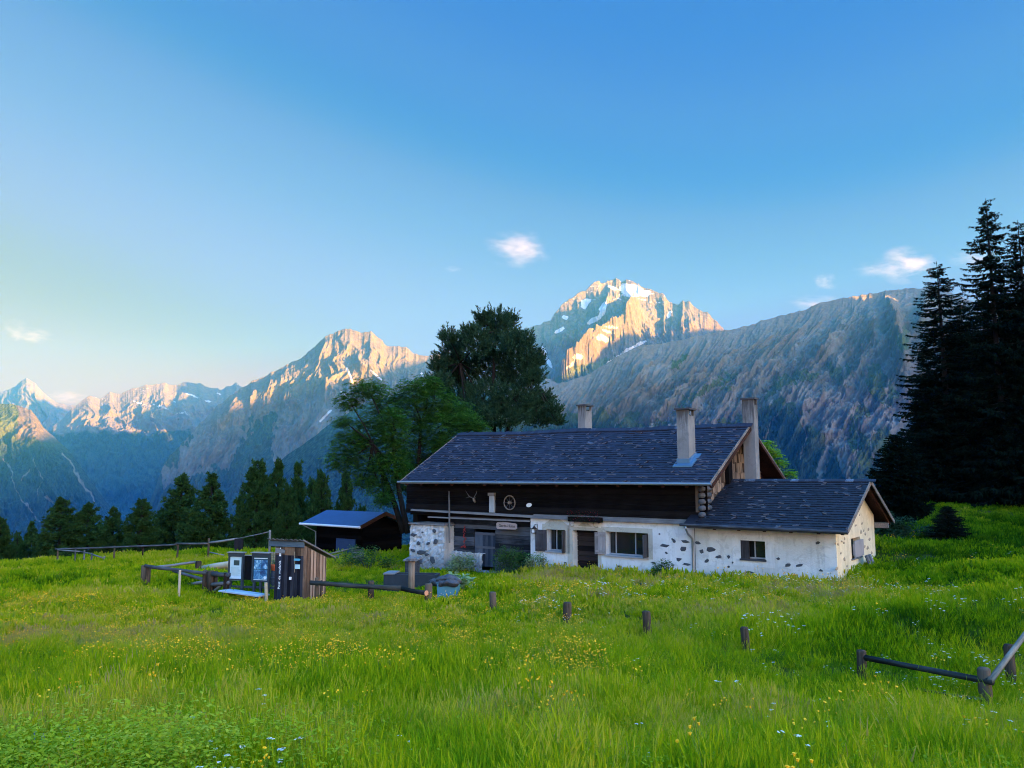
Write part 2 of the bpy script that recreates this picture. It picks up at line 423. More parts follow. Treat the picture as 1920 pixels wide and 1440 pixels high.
def m6_masks(px, py, X, Y, Z, g1, g2, v):
    wob = fbm(px / 30, py / 30, 4) * 20
    sb = np.zeros(px.shape)
    for a, w in ((((10, 860), (30, 920), (70, 975), (100, 990)), 2.2), (((60, 850), (75, 900), (70, 930)), 1.8), (((120, 850), (150, 900), (180, 940)), 3.5), (((85, 930), (110, 950)), 4), (((55, 880), (45, 900)), 3)):
        sb = np.maximum(sb, .75 * np.exp(-(poly_dist(px + wob * .5, py, a) / w) ** 2))
    rockish = smooth01(px + wob + (py - 770) * .3, 28, 52) * smooth01(-py - wob * .5, -850, -800)
    return 0 * px, (1 - rockish) * (1 - sb * .9), sb, smooth01(-py, -860, -800)
mountain("green_shoulder",
    [(-300, 760), (-120, 752), (-40, 756), (0, 757), (20, 758), (40, 762), (58, 770), (68, 781), (80, 800), (100, 818), (125, 840), (150, 872), (180, 915), (215, 960), (260, 1010), (330, 1080)],
    [(-300, 5200), (60, 4900), (330, 4500)], [(-300, 3000), (330, 3000)], -560, 460, 260, 170, 400, slant=-0.3, jag=1.6, masks=m6_masks, seed=64, shift=60, label="green mountain shoulder at the left edge")

# --- unseen ridge added right of and behind the viewer, shaped to cast shade
def build_shade_blocker():
    sh = Vector((math.sin(SUN_AZ), math.cos(SUN_AZ), 0)); e = Vector((-math.cos(SUN_AZ), math.sin(SUN_AZ), 0))
    B = 3600.0; tn = math.tan(SUN_EL)
    H = np.array(SHADOW, float)
    q = np.linspace(-5000, 8300, 860)
    h = np.interp(q, H[:, 0], H[:, 1]) + 22 * fbm(q / 260, q * 0 + 5, 5)
    w = np.linspace(-1, 1, 41)
    off = np.sign(w) * np.abs(w) ** 1.2 * 1500
    zt = (h + B * tn)[:, None]
    A = np.abs(w)[None, :]
    Z = zt - A ** 0.9 * (zt + 500) + 200 * A * (1 - A) * (ridged(q[:, None] / 600, w[None, :] * 3, 5) - .4) * 2
    Xc = sh.x * (B + off)[None, :] + e.x * q[:, None]
    Yc = sh.y * (B + off)[None, :] + e.y * q[:, None]
    V = np.stack([Xc, Yc, Z], -1).reshape(-1, 3)
    me = np_mesh("shade_blocker", V, grid_faces(len(q), len(w)), True)
    col = np.zeros((len(V), 4), np.float32); col[:, 1] = 0.6
    ca = me.color_attributes.new('cover', 'FLOAT_COLOR', 'POINT'); ca.data.foreach_set('color', col.ravel())
    fa = me.attributes.new('grassy', 'FLOAT', 'POINT'); fa.data.foreach_set('value', np.ones(len(V), np.float32))
    tag(link("shade_blocker", me, None, MTN), "unseen ridge added on the side of the low sun to shade the meadow", "mountain", None, "structure")
SHADOW = [(-5000, 100), (1500, 130), (2600, 480), (3100, 700), (3250, 770), (3700, 800), (4000, 880), (4090, 930), (4190, 945), (4212, 860), (4238, 860), (4262, 950), (4400, 1000), (4550, 1080), (4700, 1110), (5000, 1130),  # crest profile shaped to place the shade edges on the peaks
          (5180, 1000), (5260, 870), (5450, 940), (5620, 1030), (5800, 1190), (5980, 1300), (6120, 1360), (6300, 1350), (6800, 1400), (7600, 1450), (9500, 1400)]
build_shade_blocker()
# valley floor
def valley():
    me = np_mesh("valley", [(-20000, -9000, -650), (20000, -9000, -650), (20000, 16000, -650), (-20000, 16000, -650)], [(0, 1, 2, 3)])
    col = np.zeros((4, 4), np.float32); col[:, 1] = 1
    ca = me.color_attributes.new('cover', 'FLOAT_COLOR', 'POINT'); ca.data.foreach_set('color', col.ravel())
    tag(link("valley", me, None, MTN), kind='structure')
valley()
# ---------------------------------------------------------------- ground
# (photo column, photo row of the ground itself, distance) control points of the meadow surface
GP = []
def gp(px, py, D): GP.append(P(px, py, D))
def gz(x, y, z): GP.append(Vector((x, y, z)))
for x, y, z in ((0, 0, -1.6), (-3, 0, -1.6), (3, 0, -1.55), (-8, 2, -1.9), (8, 2, -1.4), (0, -10, -.6), (-20, -10, -1.5), (20, -10, .8)):
    gz(x, y, z)
for D_, py_ in ((5, 1545), (7, 1437), (8.5, 1385), (10, 1350), (12, 1302)):
    for px_ in (-300, 100, 450, 800, 1150, 1500, 1800, 2200): gp(px_, py_ + (36 if px_ > 1400 else 0) * (D_ > 8), D_)
for px_ in (100, 450, 800, 1050): gp(px_, 1252, 15); gp(px_, 1215, 18)
# right fence and the row of posts along the dip
gp(1850, 1334, 12.3); gp(1618, 1278, 14.0); gp(1740, 1312, 13.0); gp(1740, 1345, 11.5); gp(1895, 1290, 13.8); gp(1400, 1222, 16.0); gp(1215, 1197, 18.5); gp(1063, 1178, 20.8); gp(925, 1153, 23.0)
gp(803, 1136, 24.6); gp(695, 1128, 26.0); gp(590, 1128, 25.6); gp(840, 1136, 25.5)
# house and bank
for s_, z_ in ((-0.6, -3.62), (0, -3.62), (2, -3.66), (4.8, -3.74), (8, -3.80), (10, -3.85), (12.4, -4.05), (14.5, -4.25), (17, -4.4), (19.7, -4.52)):
    for t_ in (-0.4, 3.3, 7.0):
        gz(10.76 - .799 * s_ + .602 * t_, 26 + .602 * s_ + .799 * t_, z_ + (.12 * t_ if s_ < 3 else 0.04 * t_))
gp(1150, 1112, 25.5); gp(1000, 1108, 26.5); gp(1300, 1118, 23.5); gp(1500, 1135, 21.5); gp(1150, 1130, 22.5); gp(1600, 1130, 21.0); gp(1750, 1150, 18.0); gp(1400, 1165, 18.5); gp(1250, 1150, 20.5)
gp(1650, 1070, 29); gp(1750, 1030, 31); gp(1900, 1060, 24); gp(1920, 1120, 18); gp(1780, 1000, 36); gp(1850, 975, 42); gp(1750, 952, 50); gp(1920, 955, 50); gp(1650, 990, 48); gp(2100, 1000, 30); gp(2200, 920, 50); gp(2100, 850, 75); gp(1850, 940, 70)
# shed, boards, log fence
gp(515, 1132, 26.5); gp(570, 1134, 25.5); gp(430, 1118, 28); gp(395, 1112, 28.6); gp(335, 1122, 27.0); gp(272, 1100, 30.5); gp(150, 1100, 31); gp(0, 1105, 31); gp(-200, 1110, 31)
gp(200, 1150, 24); gp(0, 1160, 23.5); gp(400, 1165, 22.5); gp(600, 1190, 20); gp(800, 1200, 19.5); gp(1000, 1220, 17.5)
gp(370, 1075, 37); gp(200, 1070, 42); gp(0, 1078, 42); gp(0, 1062, 55); gp(107, 1057, 50); gp(213, 1054, 48); gp(330, 1052, 44); gp(430, 1050, 42); gp(505, 1040, 42); gp(-300, 1065, 50); gp(650, 1050, 42); gp(620, 1070, 36); gp(720, 1085, 33.5)
gp(730, 1110, 30); gp(830, 1100, 30)
gp(560, 1050, 47); gp(700, 1040, 50); gp(800, 1030, 50); gp(1000, 1010, 50); gp(1200, 1000, 48)
GA = np.array(GP)
def ground_z(x, y):
    x = np.asarray(x, float); y = np.asarray(y, float); sh = np.broadcast(x, y).shape
    x = np.broadcast_to(x, sh).ravel(); y = np.broadcast_to(y, sh).ravel()
    out = np.empty(x.shape)
    for a in range(0, len(x), 20000):
        X = x[a:a + 20000, None]; Y = y[a:a + 20000, None]
        r = np.maximum(np.hypot(X, Y), 4.0)
        d2 = ((X - GA[None, :, 0]) ** 2 + (Y - GA[None, :, 1]) ** 2) / (0.10 * r) ** 2 + 0.05
        w = 1 / d2 ** 1.7
        out[a:a + 20000] = (w * GA[None, :, 2]).sum(1) / w.sum(1)
    z = out
    z = z + 0.05 * noise2(x / 1.7, y / 1.7) + 0.10 * noise2(x / 6.3 + 9, y / 6.3)
    # beyond the back fence the meadow falls into the valley; the wooded side on the right climbs
    edge = 52 + 0.05 * np.maximum(x, 0) + 6 * (noise2(x / 30, x * 0) )
    fall = np.maximum(y - edge, 0)
    right = smooth01(x / np.maximum(y, 1), .47, .56)
    z = z - (0.55 * fall * smooth01(fall, 0, 12)) * (1 - right) - right * 0.03 * fall * (1 + 0.02 * fall)
    z = z + 0.02 * np.maximum(x - 45, 0) - 0.12 * np.maximum(-x - 55, 0) + .08 * np.maximum(-y - 15, 0)
    return z.reshape(sh)
def gzf(x, y): return float(ground_z(np.array([x]), np.array([y]))[0])
def G(px, D):
    """point of the ground in photo column px at distance D"""
    z = -3.5
    for _ in range(4):
        x = PX(px, D, z); z = gzf(x, D)
    return Vector((x, D, z))

def ground_material():
    m, nt, b = mat_new("meadow_soil"); s = N(nt)
    v = s.coord('Object')
    n1 = s.noise(v, 0.35, 5, 0.6); n2 = s.noise(v, 9.0, 6, 0.7)
    c = s.mix(n1, (.030, .055, .008), (.055, .080, .012))
    c = s.mix(s.ramp(n2, [(.35, 0.0), (.7, 1.0)]), c, (.03, .045, .012))
    s.l(c, b.inputs['Base Color']); b.inputs['Roughness'].default_value = 1.0; b.inputs['Specular IOR Level'].default_value = 0.05
    s.l(s.bump(n2, 1.0, 0.08), b.inputs['Normal'])
    return m
def build_ground():
    t = np.linspace(-1, 1, 420); ax = np.sign(t) * (np.abs(t) * 60 + np.abs(t) ** 5 * 520)
    t2 = np.linspace(0, 1, 420); ay = -40 + t2 * 140 + t2 ** 6 * 700
    X, Y = np.meshgrid(ax, ay, indexing='ij')
    Z = ground_z(X, Y)
    me = np_mesh("meadow_ground", np.stack([X, Y, Z], -1).reshape(-1, 3), grid_faces(420, 420), True)
    tag(link("meadow_ground", me, None, ground_material()), kind='structure')
build_ground()
# ---------------------------------------------------------------- mesh builder
class MB:
    def __init__(s): s.v = []; s.f = []; s.m = []; s.t = []
    def _add(s, vs, fs, mi=0, tone=0.5):
        o = len(s.v); s.v += [tuple(p) for p in vs]; s.f += [tuple(o + i for i in f) for f in fs]; s.m += [mi] * len(fs); s.t += [tone] * len(fs)
    def box(s, x0, x1, y0, y1, z0, z1, mi=0, tone=0.5):
        s.hexa([(x0, y0, z0), (x1, y0, z0), (x1, y1, z0), (x0, y1, z0), (x0, y0, z1), (x1, y0, z1), (x1, y1, z1), (x0, y1, z1)], mi, tone)
    def hexa(s, p, mi=0, tone=0.5):
        s._add(p, [(0, 3, 2, 1), (4, 5, 6, 7), (0, 1, 5, 4), (1, 2, 6, 5), (2, 3, 7, 6), (3, 0, 4, 7)], mi, tone)
    def quad(s, a, b, c, d, mi=0, tone=0.5): s._add((a, b, c, d), [(0, 1, 2, 3)], mi, tone)
    def poly(s, pts, mi=0): s._add(pts, [tuple(range(len(pts)))], mi)
    def beam(s, a, b, w, h, up=(0, 0, 1), mi=0, tone=0.5):
        a = Vector(a); b = Vector(b); d = (b - a).normalized(); u = Vector(up); r = d.cross(u)
        if r.length < 1e-4: r = d.cross(Vector((1, 0, 0)))
        r.normalize(); u = r.cross(d).normalized(); r *= w / 2; u *= h / 2
        s.hexa([a - r - u, a + r - u, b + r - u, b - r - u, a - r + u, a + r + u, b + r + u, b - r + u], mi, tone)
    def tube(s, pts, rs, n=8, mi=0, cap=True, wob=0.0, rnd=random, tone=0.5):
        pts = [Vector(p) for p in pts]; k = len(pts); vs = []
        if isinstance(rs, (int, float)): rs = [rs] * k
        prev = None
        for i, p in enumerate(pts):
            d = (pts[min(i + 1, k - 1)] - pts[max(i - 1, 0)]).normalized()
            if prev is None:
                r = d.orthogonal().normalized()
            else:
                r = (prev - d * prev.dot(d))
                r = r.normalized() if r.length > 1e-5 else d.orthogonal().normalized()
            prev = r; q = d.cross(r)
            for j in range(n):
                a = 2 * math.pi * j / n; rr = rs[i] * (1 + (rnd.random() - .5) * wob)
                vs.append(p + (r * math.cos(a) + q * math.sin(a)) * rr)
        fs = [(i * n + j, i * n + (j + 1) % n, (i + 1) * n + (j + 1) % n, (i + 1) * n + j) for i in range(k - 1) for j in range(n)]
        if cap: fs += [tuple(range(n))[::-1], tuple((k - 1) * n + j for j in range(n))]
        s._add(vs, fs, mi, tone)
    def build(s, name, mats, parent=None, smooth=False, loc=None, rz=0):
        me = bpy.data.meshes.new(name); me.from_pydata(s.v, [], s.f)
        if not isinstance(mats, (list, tuple)): mats = [mats]
        for m in mats: me.materials.append(m)
        me.polygons.foreach_set('material_index', s.m)
        if smooth: me.polygons.foreach_set('use_smooth', [True] * len(s.f))
        fa = me.attributes.new('tone', 'FLOAT', 'FACE'); fa.data.foreach_set('value', s.t)
        me.update()
        o = bpy.data.objects.new(name, me); C.objects.link(o)
        if loc is not None: o.location = loc
        o.rotation_euler.z = rz
        if parent is not None: o.parent = parent
        return o

def wood_mat(name, dark, light, axis=0, rough=0.9, scale=1.0, streak=30.0, tone=0.25, spec=0.05, knots=False):
    m, nt, b = mat_new(name); s = N(nt)
    sc = [streak * scale] * 3; sc[axis] = 1.6 * scale
    v = s.coord('Object', tuple(sc))
    n1 = s.noise(v, 1.0, 6, 0.65, 0.3)
    n2 = s.noise(s.coord('Object'), 1.3 * scale, 4)
    at = s.n('ShaderNodeAttribute'); at.attribute_name = 'tone'
    f = s.math('ADD', s.math('MULTIPLY', n1, 0.9), s.math('ADD', s.math('MULTIPLY', s.math('SUBTRACT', n2, 0.5), 0.7), s.math('MULTIPLY', s.math('SUBTRACT', at.outputs['Fac'], 0.5), tone * 2)))
    c = s.ramp(f, [(.2, dark), (.7, light)])
    s.l(c, b.inputs['Base Color']); b.inputs['Roughness'].default_value = rough; b.inputs['Specular IOR Level'].default_value = spec
    s.l(s.bump(n1, 0.5, 0.01), b.inputs['Normal'])
    return m
def plain_mat(name, col, rough=0.7, spec=0.3, metal=0.0, var=0.25, scale=6.0, bump=0.0, bscale=40.0):
    m, nt, b = mat_new(name); s = N(nt)
    n1 = s.noise(s.coord('Object'), scale, 5, 0.6)
    c = s.mix(n1, tuple(x * (1 - var) for x in col), tuple(min(1, x * (1 + var)) for x in col))
    s.l(c, b.inputs['Base Color']); b.inputs['Roughness'].default_value = rough; b.inputs['Specular IOR Level'].default_value = spec; b.inputs['Metallic'].default_value = metal
    if bump: s.l(s.bump(s.noise(s.coord('Object'), bscale, 4), bump, 0.01), b.inputs['Normal'])
    return m
def plaster_mat(name, col, dirt, bump=0.6, low=None):
    m, nt, b = mat_new(name); s = N(nt)
    v = s.coord('Object')
    n1 = s.noise(v, 1.1, 5, 0.6); n2 = s.noise(v, 14.0, 5, 0.65); n3 = s.noise(s.coord('Object', (3, 3, .35)), 1.5, 4, 0.6)
    c = s.mix(s.ramp(n1, [(.35, 0.0), (.75, 0.55)]), col, dirt)
    c = s.mix(s.ramp(n3, [(.52, 0.0), (.75, 0.5)]), c, dirt)
    c = s.mix(s.math('MULTIPLY', n2, 0.22), c, tuple(x * .6 for x in col))
    n4 = s.noise(v, 3.2, 7, 0.72, 0.8)
    c = s.mix(s.ramp(n4, [(.54, 0.0), (.60, 0.55), (.8, 0.75)]), c, tuple(x * .62 for x in col))
    if low is not None:      # splash-back dirt above the ground
        sp = s.n('ShaderNodeSeparateXYZ'); s.l(v, sp.inputs[0])
        f = s.math('ADD', sp.outputs[2], s.math('MULTIPLY', n1, 0.8))
        c = s.mix(s.ramp(f, [(low[0], 0.7), (low[1], 0.0)]), c, dirt)
    s.l(c, b.inputs['Base Color']); b.inputs['Roughness'].default_value = 0.95; b.inputs['Specular IOR Level'].default_value = 0.1
    s.l(s.bump(s.math('ADD', n2, s.math('MULTIPLY', s.noise(v, 45.0, 3), 0.5)), bump, 0.03), b.inputs['Normal'])
    return m
def shingle_mat(name, lo, mid, hi):
    m, nt, b = mat_new(name); s = N(nt)
    at = s.n('ShaderNodeAttribute'); at.attribute_name = 'tone'
    n1 = s.noise(s.coord('Object', (1, 1, 1)), 1.2, 5, 0.6); n2 = s.noise(s.coord('Object', (14, 3, 3)), 3.0, 4, 0.6)
    f = s.math('ADD', at.outputs['Fac'], s.math('MULTIPLY', s.math('SUBTRACT', n1, 0.5), 0.45))
    f = s.math('ADD', f, s.math('MULTIPLY', s.math('SUBTRACT', n2, 0.5), 0.4))
    c = s.ramp(f, [(.1, lo), (.6, mid), (.82, mid), (1.0, hi)])
    s.l(c, b.inputs['Base Color']); b.inputs['Roughness'].default_value = 0.65; b.inputs['Specular IOR Level'].default_value = 0.22
    s.l(s.bump(n2, 0.4, 0.01), b.inputs['Normal'])
    return m
M = dict(
    white=plaster_mat("white_plaster", (.60, .62, .63), (.24, .26, .25), 0.8, (.1, .9)),
    white_smooth=plaster_mat("smooth_plaster", (.62, .64, .66), (.34, .35, .34), 0.3, (.1, .7)),
    cream=plaster_mat("cream_plaster", (.74, .64, .46), (.40, .32, .20), 0.7, (.1, .9)),
    band=plaster_mat("plaster_band", (.40, .40, .36), (.30, .30, .26), 0.15),
    rubble=plaster_mat("rubble_wall", (.50, .52, .54), (.12, .13, .15), 1.0, (.1, .7)),
    stone=plain_mat("dark_stone", (.055, .065, .08), .9, .2, 0, .5, 12, .5),
    stone_warm=plain_mat("warm_stone", (.30, .25, .19), .9, .2, 0, .4, 12, .5),
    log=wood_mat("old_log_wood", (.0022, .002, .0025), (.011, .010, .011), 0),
    plank_dark=wood_mat("dark_plank", (.010, .013, .018), (.075, .085, .105), 0, tone=.35),
    plank_grey=wood_mat("grey_plank", (.05, .052, .058), (.18, .18, .185), 0, tone=.3),
    beam_pale=wood_mat("pale_board", (.07, .06, .055), (.24, .21, .185), 1),
    door=wood_mat("blue_grey_door", (.020, .028, .045), (.07, .09, .12), 2, tone=.35),
    door_brown=wood_mat("brown_door", (.008, .006, .006), (.035, .026, .024), 0, tone=.3),
    shutter=wood_mat("shutter_wood", (.022, .022, .026), (.07, .07, .078), 2),
    shutter_grey=wood_mat("grey_shutter", (.12, .115, .12), (.26, .25, .26), 2),
    shake=wood_mat("shake_wood", (.05, .036, .028), (.24, .185, .145), 2, tone=.5),
    shingle=shingle_mat("roof_shingle", (.008, .011, .020), (.018, .023, .042), (.15, .17, .22)),
    shingle2=shingle_mat("annex_shingle", (.006, .008, .014), (.014, .018, .030), (.14, .16, .20)),
    soffit=wood_mat("soffit_wood", (.012, .007, .006), (.07, .032, .022), 1),
    gutter=plain_mat("gutter_metal", (.30, .32, .36), .35, .5, .7, .2),
    flash=plain_mat("blue_flashing", (.10, .20, .30), .35, .5, .6, .2),
    chim=plaster_mat("chimney_plaster", (.23, .23, .225), (.09, .09, .09), 0.7),
    cap=plain_mat("chimney_cap", (.05, .05, .055), .8, .2, 0, .3),
    black=plain_mat("black_paint", (.012, .012, .014), .6, .3, 0, .3),
    near_black=plain_mat("near_black_matt", (.006, .006, .007), .95, .05),
    glass=None,
    frame=plain_mat("white_frame", (.26, .27, .29), .5, .3, 0, .15),
    bone=plain_mat("bone", (.62, .58, .52), .6),
    iron=plain_mat("wrought_iron", (.03, .03, .033), .5, .4, .5),
    red=plain_mat("red_paint", (.22, .02, .02), .6),
    paper=plain_mat("pale_paper", (.62, .66, .68), .6, .2, 0, .12, 12),
)
def glass_mat():
    m, nt, b = mat_new("window_glass")
    b.inputs['Base Color'].default_value = (.01, .012, .014, 1); b.inputs['Roughness'].default_value = 0.06; b.inputs['Specular IOR Level'].default_value = 0.5
    return m
M['glass'] = glass_mat()
def chimney_soot(m):
    nt = m.node_tree; s = N(nt); b = nt.nodes['Principled BSDF']
    src = b.inputs['Base Color'].links[0].from_socket
    sp = s.n('ShaderNodeSeparateXYZ'); s.l(s.coord('Generated'), sp.inputs[0])
    dr = s.noise(s.coord('Object', (9, 9, .8)), 2.0, 4)
    f = s.ramp(s.math('ADD', sp.outputs[2], s.math('MULTIPLY', s.math('SUBTRACT', dr, 0.5), 0.9)), [(.72, 0.0), (1.0, 0.85)])
    s.l(s.mix(f, src, (.05, .047, .045)), b.inputs['Base Color'])
chimney_soot(M['chim'])

def wall_grid(mb, x0, x1, z0, z1, fn, depth, openings, mi=0, top=True):
    """a wall face with openings; fn(x, d, z) gives the point at depth d behind the face"""
    xs = sorted({x0, x1, *[o[0] for o in openings], *[o[1] for o in openings]}); zs = sorted({z0, z1, *[o[2] for o in openings], *[o[3] for o in openings]})
    for a, b in zip(xs[:-1], xs[1:]):
        for c, d in zip(zs[:-1], zs[1:]):
            cx, cz = (a + b) / 2, (c + d) / 2
            if any(o[0] < cx < o[1] and o[2] < cz < o[3] for o in openings): continue
            mb.quad(fn(a, 0, c), fn(b, 0, c), fn(b, 0, d), fn(a, 0, d), mi)
    for a, b, c, d in openings:
        mb.quad(fn(a, 0, c), fn(a, 0, d), fn(a, depth, d), fn(a, depth, c), mi); mb.quad(fn(b, 0, c), fn(b, depth, c), fn(b, depth, d), fn(b, 0, d), mi)
        mb.quad(fn(a, 0, c), fn(a, depth, c), fn(b, depth, c), fn(b, 0, c), mi); mb.quad(fn(a, 0, d), fn(b, 0, d), fn(b, depth, d), fn(a, depth, d), mi)

def shingles(mb, x0, x1, e, r, expo, wmin, wmax, rnd, th=0.022, lift=0.12, xdev=None, sag=None, tone=(.25, .75)):
    """courses of shingles from the eave point e=(y,z) to the ridge point r=(y,z)"""
    L = math.hypot(r[0] - e[0], r[1] - e[1]); dy, dz = (r[0] - e[0]) / L, (r[1] - e[1]) / L
    ny, nz = -dz, dy
    if nz < 0: ny, nz = -ny, -nz
    n = int(L / expo); expo = L / n
    for k in range(n):
        d0 = k * expo - 0.02; x = x0 - rnd.random() * .1
        while x < x1:
            w = rnd.uniform(wmin, wmax); xa, xb = max(x, x0 + rnd.uniform(-.03, .01)), min(x + w - .006, x1 + rnd.uniform(-.01, .03)); x += w
            if xb - xa < 0.03: continue
            d = d0 + rnd.uniform(-.018, .018); t0 = th + rnd.uniform(0, .012); q0 = q1 = 0.0; tn = rnd.uniform(*tone)
            if rnd.random() < lift:
                if rnd.random() < .5: q0 = rnd.uniform(.015, .06)
                else: q1 = rnd.uniform(.015, .06)
                tn = rnd.uniform(.35, .85)
            def pt(x_, dd, h):
                sg = sag(x_) * (dd / L) if sag else 0.0
                return (x_, e[0] + dy * dd + ny * h, e[1] + dz * dd + nz * h + sg)
            b0, b1 = 0.012, 0.004
            top = [pt(xa, d, b0 + t0 + q0), pt(xb, d, b0 + t0 + q1), pt(xb, d + expo * 1.35, b1), pt(xa, d + expo * 1.35, b1)]
            bot = [pt(xa, d, b0 + q0 - .004), pt(xb, d, b0 + q1 - .004)]
            lf = q0 + q1 > 0
            mb._add(top + bot, [(0, 1, 2, 3), (5, 2, 1), (4, 0, 3)], 0, tn)
            mb._add([top[0], top[1], bot[1], bot[0]], [(3, 2, 1, 0)], 0, 1.25 if lf else tn)

# ---------------------------------------------------------------- farmhouse
HA = Vector((10.76, 26, 0)); HR = Vector((.799, -.602, 0)); HB = Vector((.602, .799, 0)); HZ = -math.atan2(.602, .799)
ZB = -3.7
def FT(px, py, t=0.0):
    d = P(px, py, 1.0); D = (HA.dot(HB) + t) / d.dot(HB); p = d * D
    return (p - HA).dot(HR), p.z - ZB
def FG(px, py, x=0.0):
    d = P(px, py, 1.0); D = (HA.dot(HR) + x) / d.dot(HR); p = d * D
    return (p - HA).dot(HB), p.z - ZB
def HW(x, y, z): return HA + HR * x + HB * y + Vector((0, 0, z + ZB))
rnd = random.Random(11)
H = empty("farmhouse", (HA.x, HA.y, ZB), HZ, "long old farmhouse with dark shingle roof, white plastered ground floor and three chimneys", "farmhouse")
zt = 1.95                                          # top of the white ground floor
def stonepatch(mb, fn, cx, cz, rx, rz, mi):
    n = rnd.randint(5, 8); a0 = rnd.random() * 6; ring = []; sk = rnd.uniform(-.5, .5)
    for i in range(n):
        a = a0 + 2 * math.pi * i / n; r = rnd.uniform(.55, 1.25); ring.append((cx + math.cos(a) * rx * r + math.sin(a) * rz * r * sk, cz + math.sin(a) * rz * r))
    o = [fn(x, -0.004, z) for x, z in ring]; i_ = [fn(cx + (x - cx) * .7, -0.022, cz + (z - cz) * .7) for x, z in ring]
    for k in range(n):
        j = (k + 1) % n; mb.quad(o[k], o[j], i_[j], i_[k], mi)
    mb.poly(i_, mi)
# white wall with openings
def ft_rect(x0, x1, y0, y1, t=0.0):
    a = FT((x0), (y0), t); b = FT((x1), (y1), t)
    c = FT(x0, y1, t); return (a[0], b[0], min(b[1], c[1]) * .5 + max(b[1], c[1]) * .5, a[1])
W1 = (*[FT(x, 1010)[0] for x in (1025, 1060)], FT(1042, 1034)[1], FT(1042, 993)[1])
DR = (*[FT(x, 1010)[0] for x in (1074, 1121)], -.1, FT(1097, 994.5)[1])
W2 = (*[FT(x, 1010)[0] for x in (1136, 1215)], FT(1175, 1043)[1], FT(1175, 998)[1])
xw0 = FT(995, 1000)[0]
mb = MB()
ff = lambda x, d, z: (x, d, z)
wall_grid(mb, xw0, -5.0, -.9, zt, ff, .42, [W1, DR, W2])
mb.quad((xw0, 0, -.9), (xw0, 0, zt), (xw0, .6, zt), (xw0, .6, -.9)); mb.quad((xw0, 0, zt), (-5.0, 0, zt), (-5.0, .6, zt), (xw0, .6, zt))
STONES = [(1246, 1023, 9, 3.5), (1263, 1013, 4, 4), (1285, 1016, 8, 4), (1281.5, 1030, 7, 4.5), (1250, 1037, 4, 3), (1272, 1049, 6, 3.5), (1289, 1058, 10, 3.5), (1309, 1018, 6, 4), (1315, 1034, 4, 6), (1332, 1031, 10, 5), (1348, 1044, 9, 4),
          (1367, 1044, 3.5, 3.5), (1325, 1052, 4, 4), (1374, 1055, 2, 2), (1366, 1063, 3, 3), (1460, 1048, 4, 3.5), (1478, 1059, 7, 4), (1499, 1060, 8, 3.5), (1533, 1018, 6, 4.5), (1406, 1073, 8, 2.5), (1237, 1001, 3, 2), (1540, 1070, 5, 3), (1225, 1055, 5, 2), (1160, 1062, 4, 2), (1060, 1055, 4, 2)]
def place_stones(mb, lim):
    for px, py, rx, ry in STONES:
        x, z = FT(px, py); k = (FT(px + 1, py)[0] - x); kz = abs(FT(px, py + 1)[1] - z)
        if lim[0] < x < lim[1]: stonepatch(mb, ff, x, z, rx * k, ry * kz, 1)
place_stones(mb, (xw0, -5.0))
mb.build("ground_floor_wall", [M['white_smooth'], M['stone']], H)
# painted bands round the openings
mb = MB()
def band(x0, x1, z0, z1): mb.box(x0, x1, -.012, .0, z0, z1)
for (a, b, c, d), w, tp in ((W1, .22, .22), (W2, .20, .18)):
    band(a - w, a, c - .05, d); band(b, b + w, c - .05, d); band(a - w, b + w, d, d + tp)
band(DR[0] - .25, DR[0], .1, DR[3]); band(DR[1], DR[1] + .16, .1, DR[3]); band(DR[0] - .25, DR[1] + .16, DR[3], DR[3] + .12)
a, b, c, d = W1; cx = (a + b) / 2
mb.poly([(a - .1, -.012, d + .225), (b + .1, -.012, d + .225), (cx + .25, -.012, d + .42), (cx, -.012, d + .5), (cx - .25, -.012, d + .42)])
for sx in (DR[0] - .02, DR[1] - .06):
    mb.tube([(sx + .13 * math.cos(q), -.008, DR[3] + .27 + .13 * math.sin(q)) for q in [i * .5 for i in range(12)]], .03, 5)
mb.poly([(DR[0] + .25, -.012, DR[3] + .16), (DR[1] - .25, -.012, DR[3] + .16), ((DR[0] + DR[1]) / 2, -.012, DR[3] + .38)])
mb.build("painted_surround", M['band'], H)
def window(parent, o, mull, depth=.30, sill_m='frame', name="window"):
    a, b, c, d = o
    g = MB(); g.quad((a, depth + .03, c), (b, depth + .03, c), (b, depth + .03, d), (a, depth + .03, d)); w = g.build(name, M['glass'], parent)
    f = MB(); t = .032
    f.box(a, a + t, depth - .02, depth + .028, c, d); f.box(b - t, b, depth - .02, depth + .028, c, d); f.box(a + t, b - t, depth - .02, depth + .028, c, c + .06); f.box(a + t, b - t, depth - .02, depth + .028, d - t, d)
    for m_ in mull: f.box(m_ - .018, m_ + .018, depth - .015, depth + .027, c + .06, d - t)
    f.build("frame", M['frame'], w)
    s_ = MB(); s_.box(a - .03, b + .03, -.07, depth - .025, c - .045, c + .012); s_.build("sill", M[sill_m], w)
    return w
w1 = window(H, W1, [W1[0] + .32]); w2 = window(H, W2, [W2[0] + .30, FT(1185, 1010)[0]])
